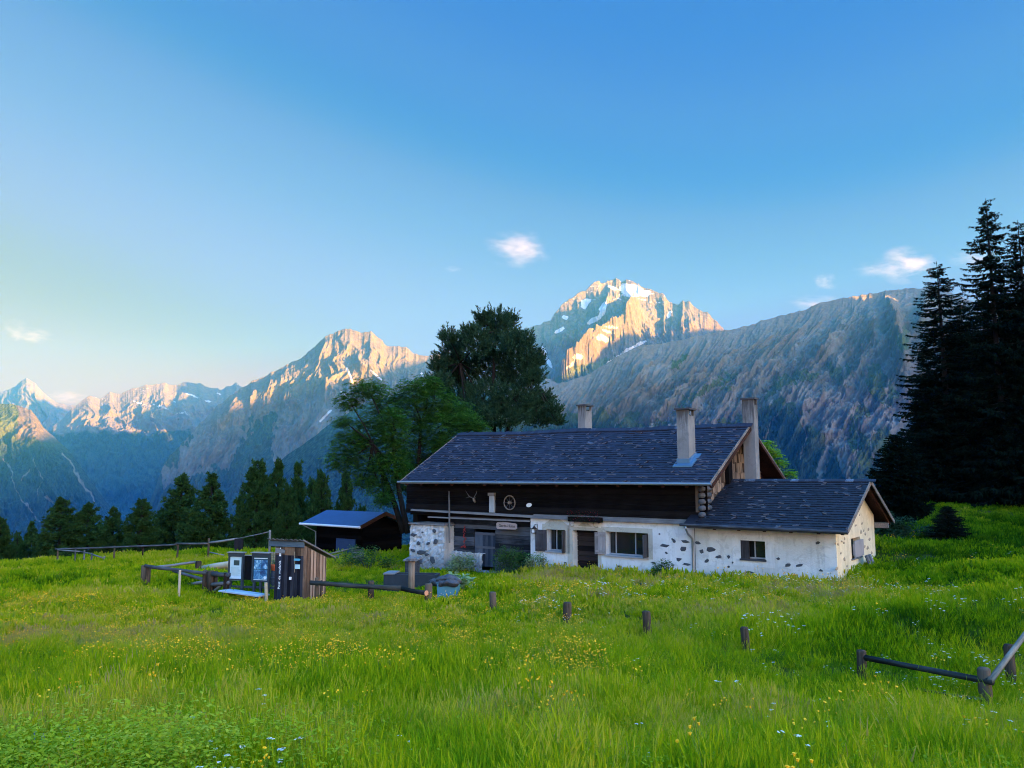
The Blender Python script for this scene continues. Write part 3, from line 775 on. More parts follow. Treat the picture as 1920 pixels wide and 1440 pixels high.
def shutter(parent, x, z0, z1, w, ang, side, mat='shutter', y0=-.01):
    q = MB(); d = Vector((math.cos(ang) * side, -math.sin(ang), 0)); n = Vector((math.sin(ang) * side, math.cos(ang), 0)) * .02
    o = Vector((x, y0, 0)); k = max(2, int(w / .14))
    for i in range(k):
        p0 = o + d * (w * i / k + .003); p1 = o + d * (w * (i + 1) / k - .003)
        q.hexa([p0 - n + Vector((0, 0, z0)), p1 - n + Vector((0, 0, z0)), p1 + n + Vector((0, 0, z0)), p0 + n + Vector((0, 0, z0)), p0 - n + Vector((0, 0, z1)), p1 - n + Vector((0, 0, z1)), p1 + n + Vector((0, 0, z1)), p0 + n + Vector((0, 0, z1))], 0, rnd.random())
    for zz in (z0 + .12, z1 - .12):
        q.beam(o - n * 1.6 + d * .03 + Vector((0, 0, zz)), o - n * 1.6 + d * (w - .03) + Vector((0, 0, zz)), .024, .08, mi=0)
    q.build("shutter", M[mat], parent)
hs = (W1[2] - .02, W1[3] - .03)
shutter(w1, W1[0] + .01, *hs, .52, math.radians(12), -1); shutter(w1, W1[1], *hs, .34, math.radians(78), 1)
shutter(w2, W2[0], W2[2] + .02, W2[3] - .04, .46, math.radians(14), -1, 'shutter_grey'); shutter(w2, W2[1], W2[2] + .02, W2[3] - .04, .5, math.radians(84), 1)
q = MB()
for i in range(11): q.box(DR[0] + .0, DR[1], .36, .41, -.1 + i * .2, -.1 + i * .2 + .185, 0, rnd.random())
dr = q.build("front_door", M['door_brown'], H)
q = MB(); q.tube([(DR[0] + .12, .33, .95), (DR[0] + .12, .30, 1.0), (DR[0] + .12, .33, 1.05)], .012, 6); q.build("handle", M['iron'], dr)
q = MB(); q.box(DR[0], DR[1], .30, .358, DR[3] - .12, DR[3]); q.build("lintel", M['log'], dr)
# rough-plastered annex walls
AW = (*[FT(x, 1030)[0] for x in (1389, 1435)], FT(1412, 1049)[1], FT(1412, 1014)[1])
mb = MB()
wall_grid(mb, -4.98, 0, -.9, 2.25, ff, .38, [AW]); place_stones(mb, (-5, 0))
mb.build("annex_front_wall", [M['white'], M['stone'], M['white_smooth']], H)
q = MB(); q.box(AW[0] - .3, AW[0], -.01, 0, AW[2] - .25, AW[3] + .2); q.box(AW[1], AW[1] + .3, -.01, 0, AW[2] - .25, AW[3] + .2); q.box(AW[0], AW[1], -.01, 0, AW[2] - .25, AW[2]); q.box(AW[0], AW[1], -.01, 0, AW[3], AW[3] + .2); q.build("smooth_plaster_band", M['white_smooth'], H); q = MB(); q.box(-.38, -.001, -.01, 0, -.8, 2.0); q.build("corner_band", M['white_smooth'], H)
aw = window(H, AW, [(AW[0] + AW[1]) / 2], .22, 'plank_dark')
q = MB(); q.box(AW[0] - .02, AW[0] + .30, .0, .05, AW[2], AW[3], 0, .3); q.build("shutter", M['shutter'], aw)
# annex gable wall
GW = (FG(1596, 1020)[0], FG(1613, 1020)[0], FG(1600, 1047)[1], FG(1600, 1009)[1])
fg = lambda y, d, z: (-d, y, z)
mb = MB()
wall_grid(mb, 0, 5.6, -.9, 2.15, fg, .35, [GW])
ys = [0, 1.4, 2.9, 4.3, 5.6]; roofz = lambda y: 3.45 - abs(y - 2.95) * .455
for a, b in zip(ys[:-1], ys[1:]): mb.quad((0, a, 2.15), (0, b, 2.15), (0, b, roofz(b)), (0, a, roofz(a)))
for px, py, rx, ry in ((1611, 966, 1.2, 2.5), (1616, 981, 2, 3.5), (1604, 985, 2, 2.5), (1614, 997, 1.5, 4), (1619, 995, 1.4, 2.5), (1628, 992, 2, 3), (1622, 1001, 2, 3), (1630, 1011, 2, 3.5), (1620.6, 1025, 2, 4), (1626.6, 1027, 2.5, 5), (1566, 1019, 1.2, 2.5), (1571, 1021, 1.5, 3),
                       (1577.6, 1015, 1.5, 3), (1583, 1010, 1.5, 4), (1582, 1018, 1.5, 3), (1583, 1049, 2, 4), (1568.5, 1066, 3, 5), (1576, 1037, 1.5, 3), (1588, 1062, 2, 3), (1634, 1036, 2, 4)):
    y, z = FG(px, py); k = FG(px + 1, py)[0] - y; kz = abs(FG(px, py + 1)[1] - z); stonepatch(mb, fg, y, z, rx * k, ry * kz, 1)
mb.quad((0, 5.6, -.9), (-.5, 5.6, -.9), (-.5, 5.6, 2.15), (0, 5.6, 2.15)); mb.box(-4.9, -.5, 5.1, 5.6, -.9, 2.0)
mb.build("annex_gable_wall", [M['cream'], M['stone_warm']], H)
q = MB(); q.quad((-.30, GW[0], GW[2]), (-.30, GW[1], GW[2]), (-.30, GW[1], GW[3]), (-.30, GW[0], GW[3])); gw = q.build("gable_window", M['glass'], H)
q = MB(); q.box(.02, .055, GW[0] + .28, GW[1] + .28, GW[2] + .02, GW[3] - .1, 0, .9); q.box(.0, .02, GW[0] + .2, GW[0] + .28, GW[2] + .1, GW[3] - .2); q.build("shutter", M['shutter_grey'], gw)
q = MB(); q.box(-.28, -.24, GW[0], GW[0] + .06, GW[2], GW[3]); q.box(-.28, -.24, GW[1] - .06, GW[1], GW[2], GW[3]); q.box(-.05, .04, GW[0] - .1, GW[1] + .1, GW[2] - .05, GW[2]); q.build("frame", M['plank_grey'], gw)
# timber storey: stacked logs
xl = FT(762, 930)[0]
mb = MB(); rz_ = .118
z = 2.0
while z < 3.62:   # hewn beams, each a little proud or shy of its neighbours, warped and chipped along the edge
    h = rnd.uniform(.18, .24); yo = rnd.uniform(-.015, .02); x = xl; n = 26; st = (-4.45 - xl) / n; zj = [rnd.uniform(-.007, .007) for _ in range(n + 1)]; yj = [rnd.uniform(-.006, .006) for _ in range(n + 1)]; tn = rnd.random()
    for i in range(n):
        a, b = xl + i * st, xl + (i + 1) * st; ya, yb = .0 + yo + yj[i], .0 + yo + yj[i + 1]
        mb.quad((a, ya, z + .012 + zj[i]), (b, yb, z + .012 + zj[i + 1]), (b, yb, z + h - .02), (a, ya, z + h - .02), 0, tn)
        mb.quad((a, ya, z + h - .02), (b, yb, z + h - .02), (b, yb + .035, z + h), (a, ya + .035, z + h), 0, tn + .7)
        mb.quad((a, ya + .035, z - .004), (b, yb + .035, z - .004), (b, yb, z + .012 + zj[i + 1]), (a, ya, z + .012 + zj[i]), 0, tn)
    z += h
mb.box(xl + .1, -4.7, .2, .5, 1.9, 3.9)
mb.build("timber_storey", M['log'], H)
q = MB(); z = 2.1
while z < 3.7:
    q.tube([(-4.62, -.25, z), (-4.62, .6, z)], [.10, .105], 9, tone=1.0); z += .235
q.build("log_ends", M['plank_dark'], H, True)
q = MB()
q.hexa([(-12.3, -.16, 1.965), (-4.95, -.16, 1.965), (-4.95, .0, 1.975), (-12.3, .0, 1.975), (-12.3, -.14, 2.0), (-4.95, -.14, 2.0), (-4.95, .02, 2.17), (-12.3, .02, 2.17)], 0, .6)
q.hexa([(xl + .4, -.10, 2.10), (-12.3, -.10, 1.98), (-12.3, .02, 1.98), (xl + .4, .02, 2.10), (xl + .4, -.08, 2.16), (-12.3, -.08, 2.05), (-12.3, .04, 2.12), (xl + .4, .04, 2.2)], 0, .9)
q.box(xl + 1.5, -12.45, -.06, .06, 1.80, 1.86, 0, .95)
q.build("ledge_board", M['plank_grey'], H)
# lower left: dark boards, old plank door
mb = MB(); z = -.9
LD = (*[FT(x, 1030, .35)[0] for x in (889, 929)], -.3, FT(905, 998, .35)[1])
while z < 1.8:
    h = rnd.uniform(.16, .22)
    for a, b in ((FT(834, 1030)[0], LD[0]), (LD[1], xw0)):
        if z > LD[3] - .05: a, b = FT(834, 1030)[0], xw0
        mb.box(a, b, .33 + rnd.uniform(0, .03), .5, z, z + h - .012, 0, rnd.random())
        if z > LD[3] - .05: break
    z += h
mb.build("board_wall", M['plank_dark'], H)
q = MB(); x = LD[0]
while x < LD[1] - .05:
    q.box(x, min(x + .15, LD[1]), .40, .46, LD[2], LD[3], 0, rnd.random()); x += .155
ld = q.build("plank_door", M['door'], H)
q = MB(); q.box(LD[0] + .05, LD[1] - .05, .37, .398, .5, .6, 0, .9); q.build("cross_bar", M['plank_dark'], ld); q = MB(); q.box(LD[0] + .05, LD[1] - .05, .37, .398, 1.1, 1.2, 0, .9); q.build("cross_bar", M['plank_dark'], ld)
q = MB(); q.box(LD[0] - .3, LD[1] + .2, -.15, .34, -.62, -.45); q.build("stone_step", M['rubble'], H)
# rubble pillar and low rubble wall
def lumpy(mb, x0, x1, z0, z1, y0, fn, nx, nz, amp, mi=0):
    g = [[(x0 + (x1 - x0) * i / nx, y0 - amp * (0.5 + float(noise2(i * .63 + x0, j * .63))), z0 + (z1 - z0) * j / nz + (amp * .8 * float(noise2(i * .9, 7.3 + x0)) if j == nz else 0)) for j in range(nz + 1)] for i in range(nx + 1)]
    for i in range(nx):
        for j in range(nz): mb.quad(g[i][j], g[i + 1][j], g[i + 1][j + 1], g[i][j + 1], mi)
    return g
pl, pr = FT(770, 1000, -.3)[0], FT(834, 1000, -.3)[0]; pt_ = FT(800, 985, -.3)[1]
mb = MB(); g = lumpy(mb, pl, pr, -1.2, pt_, -.3, None, 22, 26, .07)
for i in range(22): mb.quad(g[i][-1], g[i + 1][-1], (g[i + 1][-1][0], .5, pt_), (g[i][-1][0], .5, pt_))
for j in range(26):
    mb.quad(g[-1][j], (pr, .4, g[-1][j][2]), (pr, .4, g[-1][j + 1][2]), g[-1][j + 1]); mb.quad((pl, .4, g[0][j][2]), g[0][j], g[0][j + 1], (pl, .4, g[0][j + 1][2]))
fp = lambda x, d, z: (x, -.37 + d, z)
for px, py, rx, ry in ((775, 1003, 7, 4), (785, 1018, 4, 4), (803, 1019, 4, 3), (815, 995, 4, 4), (817, 1015, 6, 6), (790, 1035, 9, 4), (800, 1040, 6, 3), (775, 1032, 5, 4), (792, 998, 3, 2), (787, 1052, 8, 5), (812, 1050, 5, 6), (778, 1060, 5, 3)):
    x, z = FT(px, py, -.37); stonepatch(mb, fp, x, z, rx * .033, ry * .026, 1)
mb.build("rubble_pillar", [M['rubble'], M['stone']], H)
mb = MB(); x2 = FT(900, 1050)[0]
g = lumpy(mb, pr, x2, -1.2, FT(860, 1036)[1], .22, None, 30, 12, .1)
for i in range(30): mb.quad(g[i][-1], g[i + 1][-1], (g[i + 1][-1][0], .5, g[i + 1][-1][2]), (g[i][-1][0], .5, g[i][-1][2]))
mb.build("rubble_plinth", M['rubble'], H)
q = MB(); q.box(pl - .05, pr + .1, -.42, .3, pt_ + .03, pt_ + .09, 0, .8); q.box(pl + .5, pr + .05, -.40, .3, pt_ + .095, pt_ + .14, 0, .4); q.build("pillar_cover_board", M['plank_grey'], H)
# back and left walls
mb = MB(); mb.box(xl, -4.9, 6.3, 6.7, -1.5, 3.7); mb.box(xl, xl + .3, .5, 6.3, -1.5, 3.7)
mb.poly([(xl, .0, 3.7), (xl, 3.3, 5.65), (xl, 6.7, 3.7)][::-1]); mb.build("rear_wall", M['log'], H)
# main gable of shakes
mb = MB(); zr = lambda y: 3.53 + (y + .85) * .545 if y < 3.3 else 5.79 - (y - 3.3) * .52
mb.box(-4.92, -4.8, .0, 6.7, 1.9, 3.6)
mb.poly([(-4.8, .0, 3.6), (-4.8, 6.7, 3.6), (-4.8, 3.3, 5.6)])
zz = 1.9
while zz < 5.6:
    y = 0.0 + rnd.random() * .1
    while y < 6.7:
        w = rnd.uniform(.09, .2); h = .46 + rnd.uniform(-.06, .06)
        tp = min(zz + h, zr(y + w / 2) - .08)
        if tp > zz + .05:
            zb_ = zz + rnd.uniform(-.05, .05); l = rnd.uniform(.03, .055)
            mb.hexa([(-4.795 + l, y, zb_), (-4.795 + l, y + w - .012, zb_ + rnd.uniform(-.01, .01)), (-4.795, y + w - .012, zb_), (-4.795, y, zb_), (-4.775, y, tp), (-4.775, y + w - .012, tp), (-4.795, y + w - .012, tp), (-4.795, y, tp)], 0, rnd.random())
        y += w
    zz += .40
mb.build("shake_gable", M['shake'], H)
# roofs
def sag_main(x): return .13 * max(0, (-x - 4) / 15.4) + .02 * math.sin(x * .9)
x0r, x1r = -19.45, -3.95
E_, R_, B_ = (-.88, 3.50), (3.30, 5.76), (7.5, 3.60)
mb = MB(); shingles(mb, x0r, x1r, E_, R_, .195, .10, .26, rnd, sag=sag_main, lift=.17)
shingles(mb, x0r, x1r, B_, R_, .195, .12, .26, rnd, sag=sag_main, lift=.1)
x = x0r
while x < x1r:   # ridge shingles
    w = rnd.uniform(.16, .3); s_ = sag_main(x); h = rnd.uniform(.02, .06)
    mb.hexa([(x, 3.10, 5.70 + s_), (x + w, 3.10, 5.70 + s_), (x + w, 3.30, 5.80 + s_), (x, 3.30, 5.80 + s_), (x, 3.10, 5.73 + s_), (x + w, 3.10, 5.73 + s_), (x + w, 3.31, 5.83 + s_ + h), (x, 3.31, 5.83 + s_ + h)], 0, rnd.uniform(.3, .85))
    mb.hexa([(x, 3.312, 5.80 + s_), (x + w, 3.312, 5.80 + s_), (x + w, 3.5, 5.70 + s_), (x, 3.5, 5.70 + s_), (x, 3.312, 5.83 + s_), (x + w, 3.312, 5.83 + s_), (x + w, 3.5, 5.74 + s_), (x, 3.5, 5.74 + s_)], 0, rnd.uniform(.3, .9))
    x += w + .01
MR = mb.build("main_roof", M['shingle'], H)
def deck(x0, x1, E_, R_, B_, th, sag=None):
    q = MB(); s0, s1 = (sag(x0), sag(x1)) if sag else (0, 0)
    for (ya, za), (yb, zb) in ((E_, R_), (B_, R_)):
        q.hexa([(x0, ya, za - th), (x1, ya, za - th), (x1, yb, zb - th + s1), (x0, yb, zb - th + s0), (x0, ya, za), (x1, ya, za), (x1, yb, zb + s1), (x0, yb, zb + s0)])
    return q
q = deck(x0r + .05, x1r - .05, E_, R_, B_, .05, sag_main)
x = x0r + .3
while x < x1r:
    q.beam((x, E_[0] + .05, E_[1] - .12), (x, R_[0], R_[1] - .12), .12, .13); q.beam((x, B_[0] - .05, B_[1] - .12), (x, R_[0], R_[1] - .12), .12, .13); x += .95
q.build("rafters", M['soffit'], MR)
def rake(parent, x, E_, R_, B_, sag=0, th=.15, mat='beam_pale', both=True):
    q = MB()
    for (ya, za), (yb, zb) in ((E_, R_), (B_, R_)):
        q.beam((x, ya, za - .03), (x, yb, zb - .03 + sag), .03, th)
    q.build("verge_board", M[mat], parent)
rake(MR, x1r + .01, E_, R_, B_); rake(MR, x0r - .01, E_, R_, B_, sag_main(x0r))
q = MB(); q.tube([(x0r - .15, E_[0] - .06, E_[1] - .02), (x1r + .05, E_[0] - .06, E_[1] - .04)], .055, 8); q.box(x0r, x1r, E_[0] - .03, E_[0] + .0, E_[1] - .09, E_[1] + .01); q.build("gutter", M['gutter'], MR)
# annex roof
AE, AR, AB = (-.62, 2.00), (2.95, 3.57), (6.55, 1.98)
mb = MB(); shingles(mb, -4.72, .52, AE, AR, .185, .10, .24, rnd, lift=.09, tone=(.2, .65)); shingles(mb, -4.72, .52, AB, AR, .185, .12, .26, rnd, lift=.05)
mb.hexa([(-5.12, AE[0], AE[1]), (-4.72, AE[0], AE[1]), (-4.72, .05, AE[1] + .31), (-5.12, .05, AE[1] + .31), (-5.12, AE[0], AE[1] + .04), (-4.72, AE[0], AE[1] + .04), (-4.72, .05, AE[1] + .35), (-5.12, .05, AE[1] + .35)], 0, .4)
x = -4.7
while x < .5:
    w = rnd.uniform(.16, .3)
    mb.hexa([(x, 2.78, 3.53), (x + w, 2.78, 3.53), (x + w, 2.96, 3.60), (x, 2.96, 3.60), (x, 2.78, 3.56), (x + w, 2.78, 3.56), (x + w, 2.96, 3.64), (x, 2.96, 3.64)], 0, rnd.uniform(.5, .95)); x += w + .01
ARF = mb.build("annex_roof", M['shingle2'], H)
q = deck(-4.70, .50, AE, AR, AB, .05)
for x in (-4, -3.1, -2.2, -1.3, -.4, .35):
    q.beam((x, AE[0] + .05, AE[1] - .11), (x, AR[0], AR[1] - .11), .11, .12); q.beam((x, AB[0] - .05, AB[1] - .11), (x, AR[0], AR[1] - .11), .11, .12)
q.build("rafters", M['soffit'], ARF)
rake(ARF, .545, AE, AR, AB, th=.14)
q = MB(); q.box(-5.12, .55, AE[0] - .04, AE[0] - .005, AE[1] - .13, AE[1] + .02); q.tube([(-5.25, AE[0] - .09, AE[1] - .02), (.56, AE[0] - .09, AE[1] - .05)], .05, 8); q.build("gutter", M['plank_dark'], ARF)
q = MB(); q.box(-.1, .5, 5.55, 5.75, 1.75, 1.95); q.build("purlin_end", M['beam_pale'], ARF); q = MB(); q.box(-.1, .45, 2.85, 3.05, 3.20, 3.38); q.build("purlin_end", M['beam_pale'], ARF)
# downpipe
q = MB(); a = FT(1285, 986, -.7); b = FT(1298, 1004, -.08); c = FT(1299, 1070, -.06)
q.tube([(a[0], -.7, 1.93), (a[0] + .02, -.66, 1.80), (b[0] - .1, -.25, 1.62), (b[0], -.06, 1.45), (b[0], -.06, .2), (b[0], -.06, -.3)], .042, 8); q.build("downpipe", M['gutter'], H, True)
# chimneys
def chimney(x0, x1, y0, y1, z0, z1, name="chimney", post=.22, capo=.07, flash=None, label=None):
    q = MB(); q.box(x0, x1, y0, y1, z0, z1 - post - .07)
    t = .09
    for a, b in ((x0, x0 + t), (x1 - t, x1)):
        for c, d in ((y0, y0 + t), (y1 - t, y1)): q.box(a, b, c, d, z1 - post - .068, z1 - .07)
    q.box(x0 + .0, x1 - t - .001, y0 + .001, y0 + t - .01, z1 - post - .069, z1 - .071)    # weather side bricked up
    ch = q.build(name, M['chim'], H)
    if label: ch['label'] = label
    q = MB(); q.box(x0 - capo, x1 + capo, y0 - capo, y1 + capo, z1 - .068, z1); q.build("cap", M['cap'], ch)
    q = MB(); q.box(x0 + .1, x1 - .1, y0 + .1, y1 - .1, z1 - post - .067, z1 - post - .02); q.build("flue", M['near_black'], ch)
    if flash:
        q = MB(); q.hexa([(x0 - .03, y0 - .03, flash - .25), (x1 + .03, y0 - .03, flash - .25), (x1 + .03, y1 + .03, flash - .02), (x0 - .03, y1 + .03, flash - .02), (x0 - .03, y0 - .03, flash + .12), (x1 + .03, y0 - .03, flash + .12), (x1 + .03, y1 + .03, flash + .4), (x0 - .03, y1 + .03, flash + .4)])
        q.hexa([(x0 - .1, y0 - .25, flash - .20), (x1 + .2, y0 - .25, flash - .20), (x1 + .2, y1 + .1, flash + .30), (x0 - .1, y1 + .1, flash + .30), (x0 - .1, y0 - .25, flash - .15), (x1 + .2, y0 - .25, flash - .15), (x1 + .2, y1 + .1, flash + .34), (x0 - .1, y1 + .1, flash + .34)])
        q.build("flashing", M['flash'], ch)
    return ch
chimney(-12.50, -12.10, 3.95, 4.55, 5.2, 7.15, label="short chimney behind the ridge")
chimney(-5.76, -5.28, .35, .95, 3.8, 6.36, flash=4.28, label="tall plastered chimney on the front roof slope")
c3 = chimney(-4.24, -3.76, 3.3, 3.72, 2.2, 6.90, capo=.05, label="tallest chimney rising at the gable end")
q = MB(); q.box(-4.76, -4.60, 2.55, 2.95, 1.95, 5.2); q.build("gable_shade_strip", M['near_black'], H)  # dark strip standing in for the shade left of the gable chimney
# ---------------------------------------------------------------- things on and by the farmhouse walls
def on_wall(name, px, py, t, label, cat, group=None):
    x, z = FT(px, py, t); return empty(name, HW(x, t, z), HZ, label, cat, group)
def text_mesh(name, body, size, mat, parent, loc, rot=(math.pi / 2, 0, 0), ext=0.003, sx=1.0):
    cu = bpy.data.curves.new(name, 'FONT'); cu.body = body; cu.size = size; cu.extrude = ext; cu.align_x = 'CENTER'; cu.align_y = 'CENTER'; cu.resolution_u = 3
    to = bpy.data.objects.new(name, cu); C.objects.link(to)
    dg = bpy.context.evaluated_depsgraph_get(); me = bpy.data.meshes.new_from_object(to.evaluated_get(dg)); me.name = name
    bpy.data.objects.remove(to); bpy.data.curves.remove(cu)
    o = link(name, me, parent); me.materials.clear(); me.materials.append(mat)
    o.location = loc; o.rotation_euler = rot; o.scale = (sx, 1, 1)
    return o
def ring(mb, cx, cz, r, y, rr, n=24):
    mb.tube([(cx + r * math.cos(2 * math.pi * i / n), y, cz + r * math.sin(2 * math.pi * i / n)) for i in range(n + 1)], rr, 6, cap=False)
e = on_wall("name_sign", 951, 986, .0, "pale wooden name board lettered Gerda-Huette above the old plank door", "sign")
q = MB(); ol = [(-.56, -.10), (-.50, -.15), (.50, -.14), (.57, -.08), (.56, .08), (.48, .12), (-.1, .16), (-.50, .14), (-.57, .08)]
q.poly([(x, -.04, z) for x, z in ol]); q.poly([(x, 0, z) for x, z in ol][::-1])
for i in range(len(ol)):
    a, b = ol[i], ol[(i + 1) % len(ol)]; q.quad((a[0], -.04, a[1]), (a[0], 0, a[1]), (b[0], 0, b[1]), (b[0], -.04, b[1]))
q.build("board", wood_mat("sign_wood", (.22, .17, .16), (.36, .29, .27), 0), e)
text_mesh("lettering", "Gerda-Hütte", .17, M['black'], e, (0.02, -.045, 0))
e = on_wall("lantern", 1002, 994, -.1, "black iron wall lantern on the white wall", "lantern")
q = MB(); q.beam((-.1, 0, -.12), (.1, 0, -.12), .2, .03); q.beam((-.12, 0, .06), (.12, 0, .06), .24, .03)
for x in (-.09, .09):
    for y in (-.09, .09): q.beam((x, y, -.12), (x, y, .06), .018, .018, (1, 0, 0))
q.tube([(0, 0, .07), (0, 0, .18)], [.11, .01], 8); q.tube([(0, 0, .17), (0, 0, .22), (.08, .02, .24), (.10, .08, .26), (.1, .1, .1)], .012, 6); q.build("cage", M['iron'], e)
q = MB(); q.box(-.075, .075, -.075, .075, -.1, .04); q.build("glass", M['paper'], e)
e = on_wall("antlers", 889, 938, -.04, "pale skull with antlers on the dark timber", "antlers")
q = MB(); q.tube([(.08, 0, -.12), (.06, -.06, 0), (.02, -.05, .1)], [.03, .06, .05], 8); q.build("skull", M['beam_pale'], e, True)
for sgn, nm in ((-1, "antler"), (1, "antler")):
    q = MB(); q.tube([(.02, -.05, .08), (sgn * .14, -.14, .16), (sgn * .26, -.16, .3), (sgn * .34 - .05, -.14, .44)], [.022, .018, .014, .004], 6); q.tube([(sgn * .14, -.14, .16), (sgn * .3, -.22, .1)], [.014, .004], 5); q.build(nm, M['plank_grey'], e)
e = on_wall("wall_trough", 923.5, 943, -.05, "narrow grey weathered wooden board with a small roof on the dark timber", "board")
q = MB(); q.box(-.14, .14, -.05, .04, -.42, .30, 0, .8); q.build("board", wood_mat("bluegrey_wood", (.16, .19, .22), (.34, .38, .42), 2), e); q = MB(); q.box(-.17, .17, -.12, .04, .32, .45, 0, .9); q.build("hood", M['plank_grey'], e)
e = on_wall("wagon_wheel", 956.5, 942.5, -.05, "old spoked cart wheel hung on the dark timber", "wheel")
q = MB(); ring(q, 0, 0, .30, -.03, .028); q.build("rim", M['beam_pale'], e)
q = MB(); q.tube([(0, -.1, 0), (0, .03, 0)], [.06, .08], 10); q.build("hub", M['beam_pale'], e)
for k in range(8):
    a = k * math.pi / 4; q = MB(); q.tube([(.05 * math.cos(a), -.03, .05 * math.sin(a)), (.28 * math.cos(a), -.03, .28 * math.sin(a))], .012, 5); q.build("spoke", M['plank_dark'], e)
e = on_wall("small_plaque", 993, 947, -.02, "small pale oval plaque right of the cart wheel", "plaque")
q = MB(); q.poly([(.15 * math.cos(i * .5236) + .0, -.03, .09 * math.sin(i * .5236) + .02 * math.cos(i * .5236)) for i in range(12)]); q.tube([(0, -.028, 0), (0, .02, 0)], .08, 10); q.build("plate", M['paper'], e)
e = on_wall("vertical_pole", 843, 968, -.25, "thin grey pole standing against the dark timber wall", "pole")
q = MB(); q.tube([(-.03, .0, 1.15), (0, 0, 0), (.03, 0, -1.2)], [.035, .04, .04], 7); q.build("shaft", M['plank_grey'], e)
e = on_wall("red_garland", 872, 1005, .2, "red garland hanging on the lower board wall", "garland")
q = MB()
for i in range(16): q.tube([(rnd.uniform(-.09, .06), rnd.uniform(-.02, .02), .45 - i * .062), (rnd.uniform(-.12, .09), rnd.uniform(-.04, .0), .40 - i * .062)], .022, 5)
q.tube([(-.22, 0, -.52), (-.05, 0, -.45), (.05, 0, -.5)], .035, 6); q.build("beads", M['red'], e)
def leafmat(name, lo, hi, trans=.35, spec=.12):
    m, nt, b = mat_new(name); s = N(nt)
    oi = s.n('ShaderNodeObjectInfo'); n1 = s.noise(s.coord('Object'), 2.2, 3)
    at = s.n('ShaderNodeAttribute'); at.attribute_name = 'tone'
    f = s.math('ADD', s.math('MULTIPLY', n1, .7), s.math('MULTIPLY', at.outputs['Fac'], .5))
    c = s.ramp(f, [(.25, lo), (.85, hi)]); s.l(c, b.inputs['Base Color']); b.inputs['Roughness'].default_value = .6; b.inputs['Specular IOR Level'].default_value = spec
    t = s.n('ShaderNodeBsdfTranslucent'); s.l(c, t.inputs['Color']); mxs = s.n('ShaderNodeMixShader'); mxs.inputs[0].default_value = trans
    out = nt.nodes['Material Output']; s.l(b.outputs[0], mxs.inputs[1]); s.l(t.outputs[0], mxs.inputs[2]); s.l(mxs.outputs[0], out.inputs['Surface'])
    return m
ML = dict(red=leafmat("red_geranium", (.16, .008, .01), (.35, .02, .03)), bush=leafmat("bush_leaf", (.02, .06, .012), (.07, .15, .03)), pale=leafmat("pale_leaf", (.12, .20, .07), (.30, .38, .18)),
          dark=leafmat("dark_leaf", (.012, .03, .012), (.03, .07, .025)))
def leaves(mb, n, fn, size, r_, flat=.5):
    for _ in range(n):
        p = fn(); a = r_.random() * 6.28; el = r_.uniform(-flat, flat)
        d = Vector((math.cos(a) * math.cos(el), math.sin(a) * math.cos(el), math.sin(el))); w = Vector((-math.sin(a), math.cos(a), r_.uniform(-.6, .6))).normalized(); s_ = size * r_.uniform(.6, 1.3)
        mb._add([p, p + d * s_ * .5 + w * s_ * .3, p + d * s_, p + d * s_ * .5 - w * s_ * .3], [(0, 1, 2, 3)], 0, r_.random())
def shrub(name, loc, rx, ry, h, n, size, mat, label, seed, cat="shrub", group=None, stems=8, tip=None):
    r_ = random.Random(seed); e = empty(name, loc, 0, label, cat, group); mb = MB()
    cl = [(r_.uniform(-1, 1), r_.uniform(-1, 1), r_.uniform(.25, 1), r_.uniform(.22, .42)) for _ in range(14)]
    def f():
        while True:
            c = r_.choice(cl); k = math.sqrt(max(0.05, 1.15 - c[2] ** 2 * .8))
            v = Vector((r_.gauss(0, 1), r_.gauss(0, 1), r_.gauss(0, 1))).normalized() * c[3] * r_.random() ** .4
            x, y, z = c[0] * k * .75 + v.x, c[1] * k * .75 + v.y, c[2] * .8 + v.z
            if z > 0.0: return Vector((x * rx, y * ry, z * h))
    leaves(mb, n, f, size, r_); mb.build("foliage", ML[mat], e)
    q = MB()
    for _ in range(stems):
        a = r_.random() * 6.28; k = r_.uniform(.2, .7); q.tube([(0, 0, -.1), (math.cos(a) * rx * k * .5, math.sin(a) * ry * k * .5, h * .4), (math.cos(a) * rx * k, math.sin(a) * ry * k, h * .8)], [.012, .01, .004], 5)
    q.build("stems", M['plank_dark'], e)
    return e
# flower box with geraniums under the eave
e = on_wall("flower_box", 1097, 972, -.3, "dark flower box of red geraniums over the front door", "flower box")
q = MB(); q.box(-.75, .75, -.12, .14, -.14, .05); q.build("box", M['log'], e)
r_ = random.Random(5); q = MB(); leaves(q, 420, lambda: Vector((r_.uniform(-.75, .7), r_.uniform(-.2, .15), abs(r_.gauss(0, .14)) - .08)), .06, r_); q.build("leaves", ML['dark'], e)
q = MB(); leaves(q, 160, lambda: Vector((r_.uniform(-.75, .7), r_.uniform(-.24, .1), r_.uniform(-.05, .32))), .055, r_); q.build("blossom", ML['red'], e)
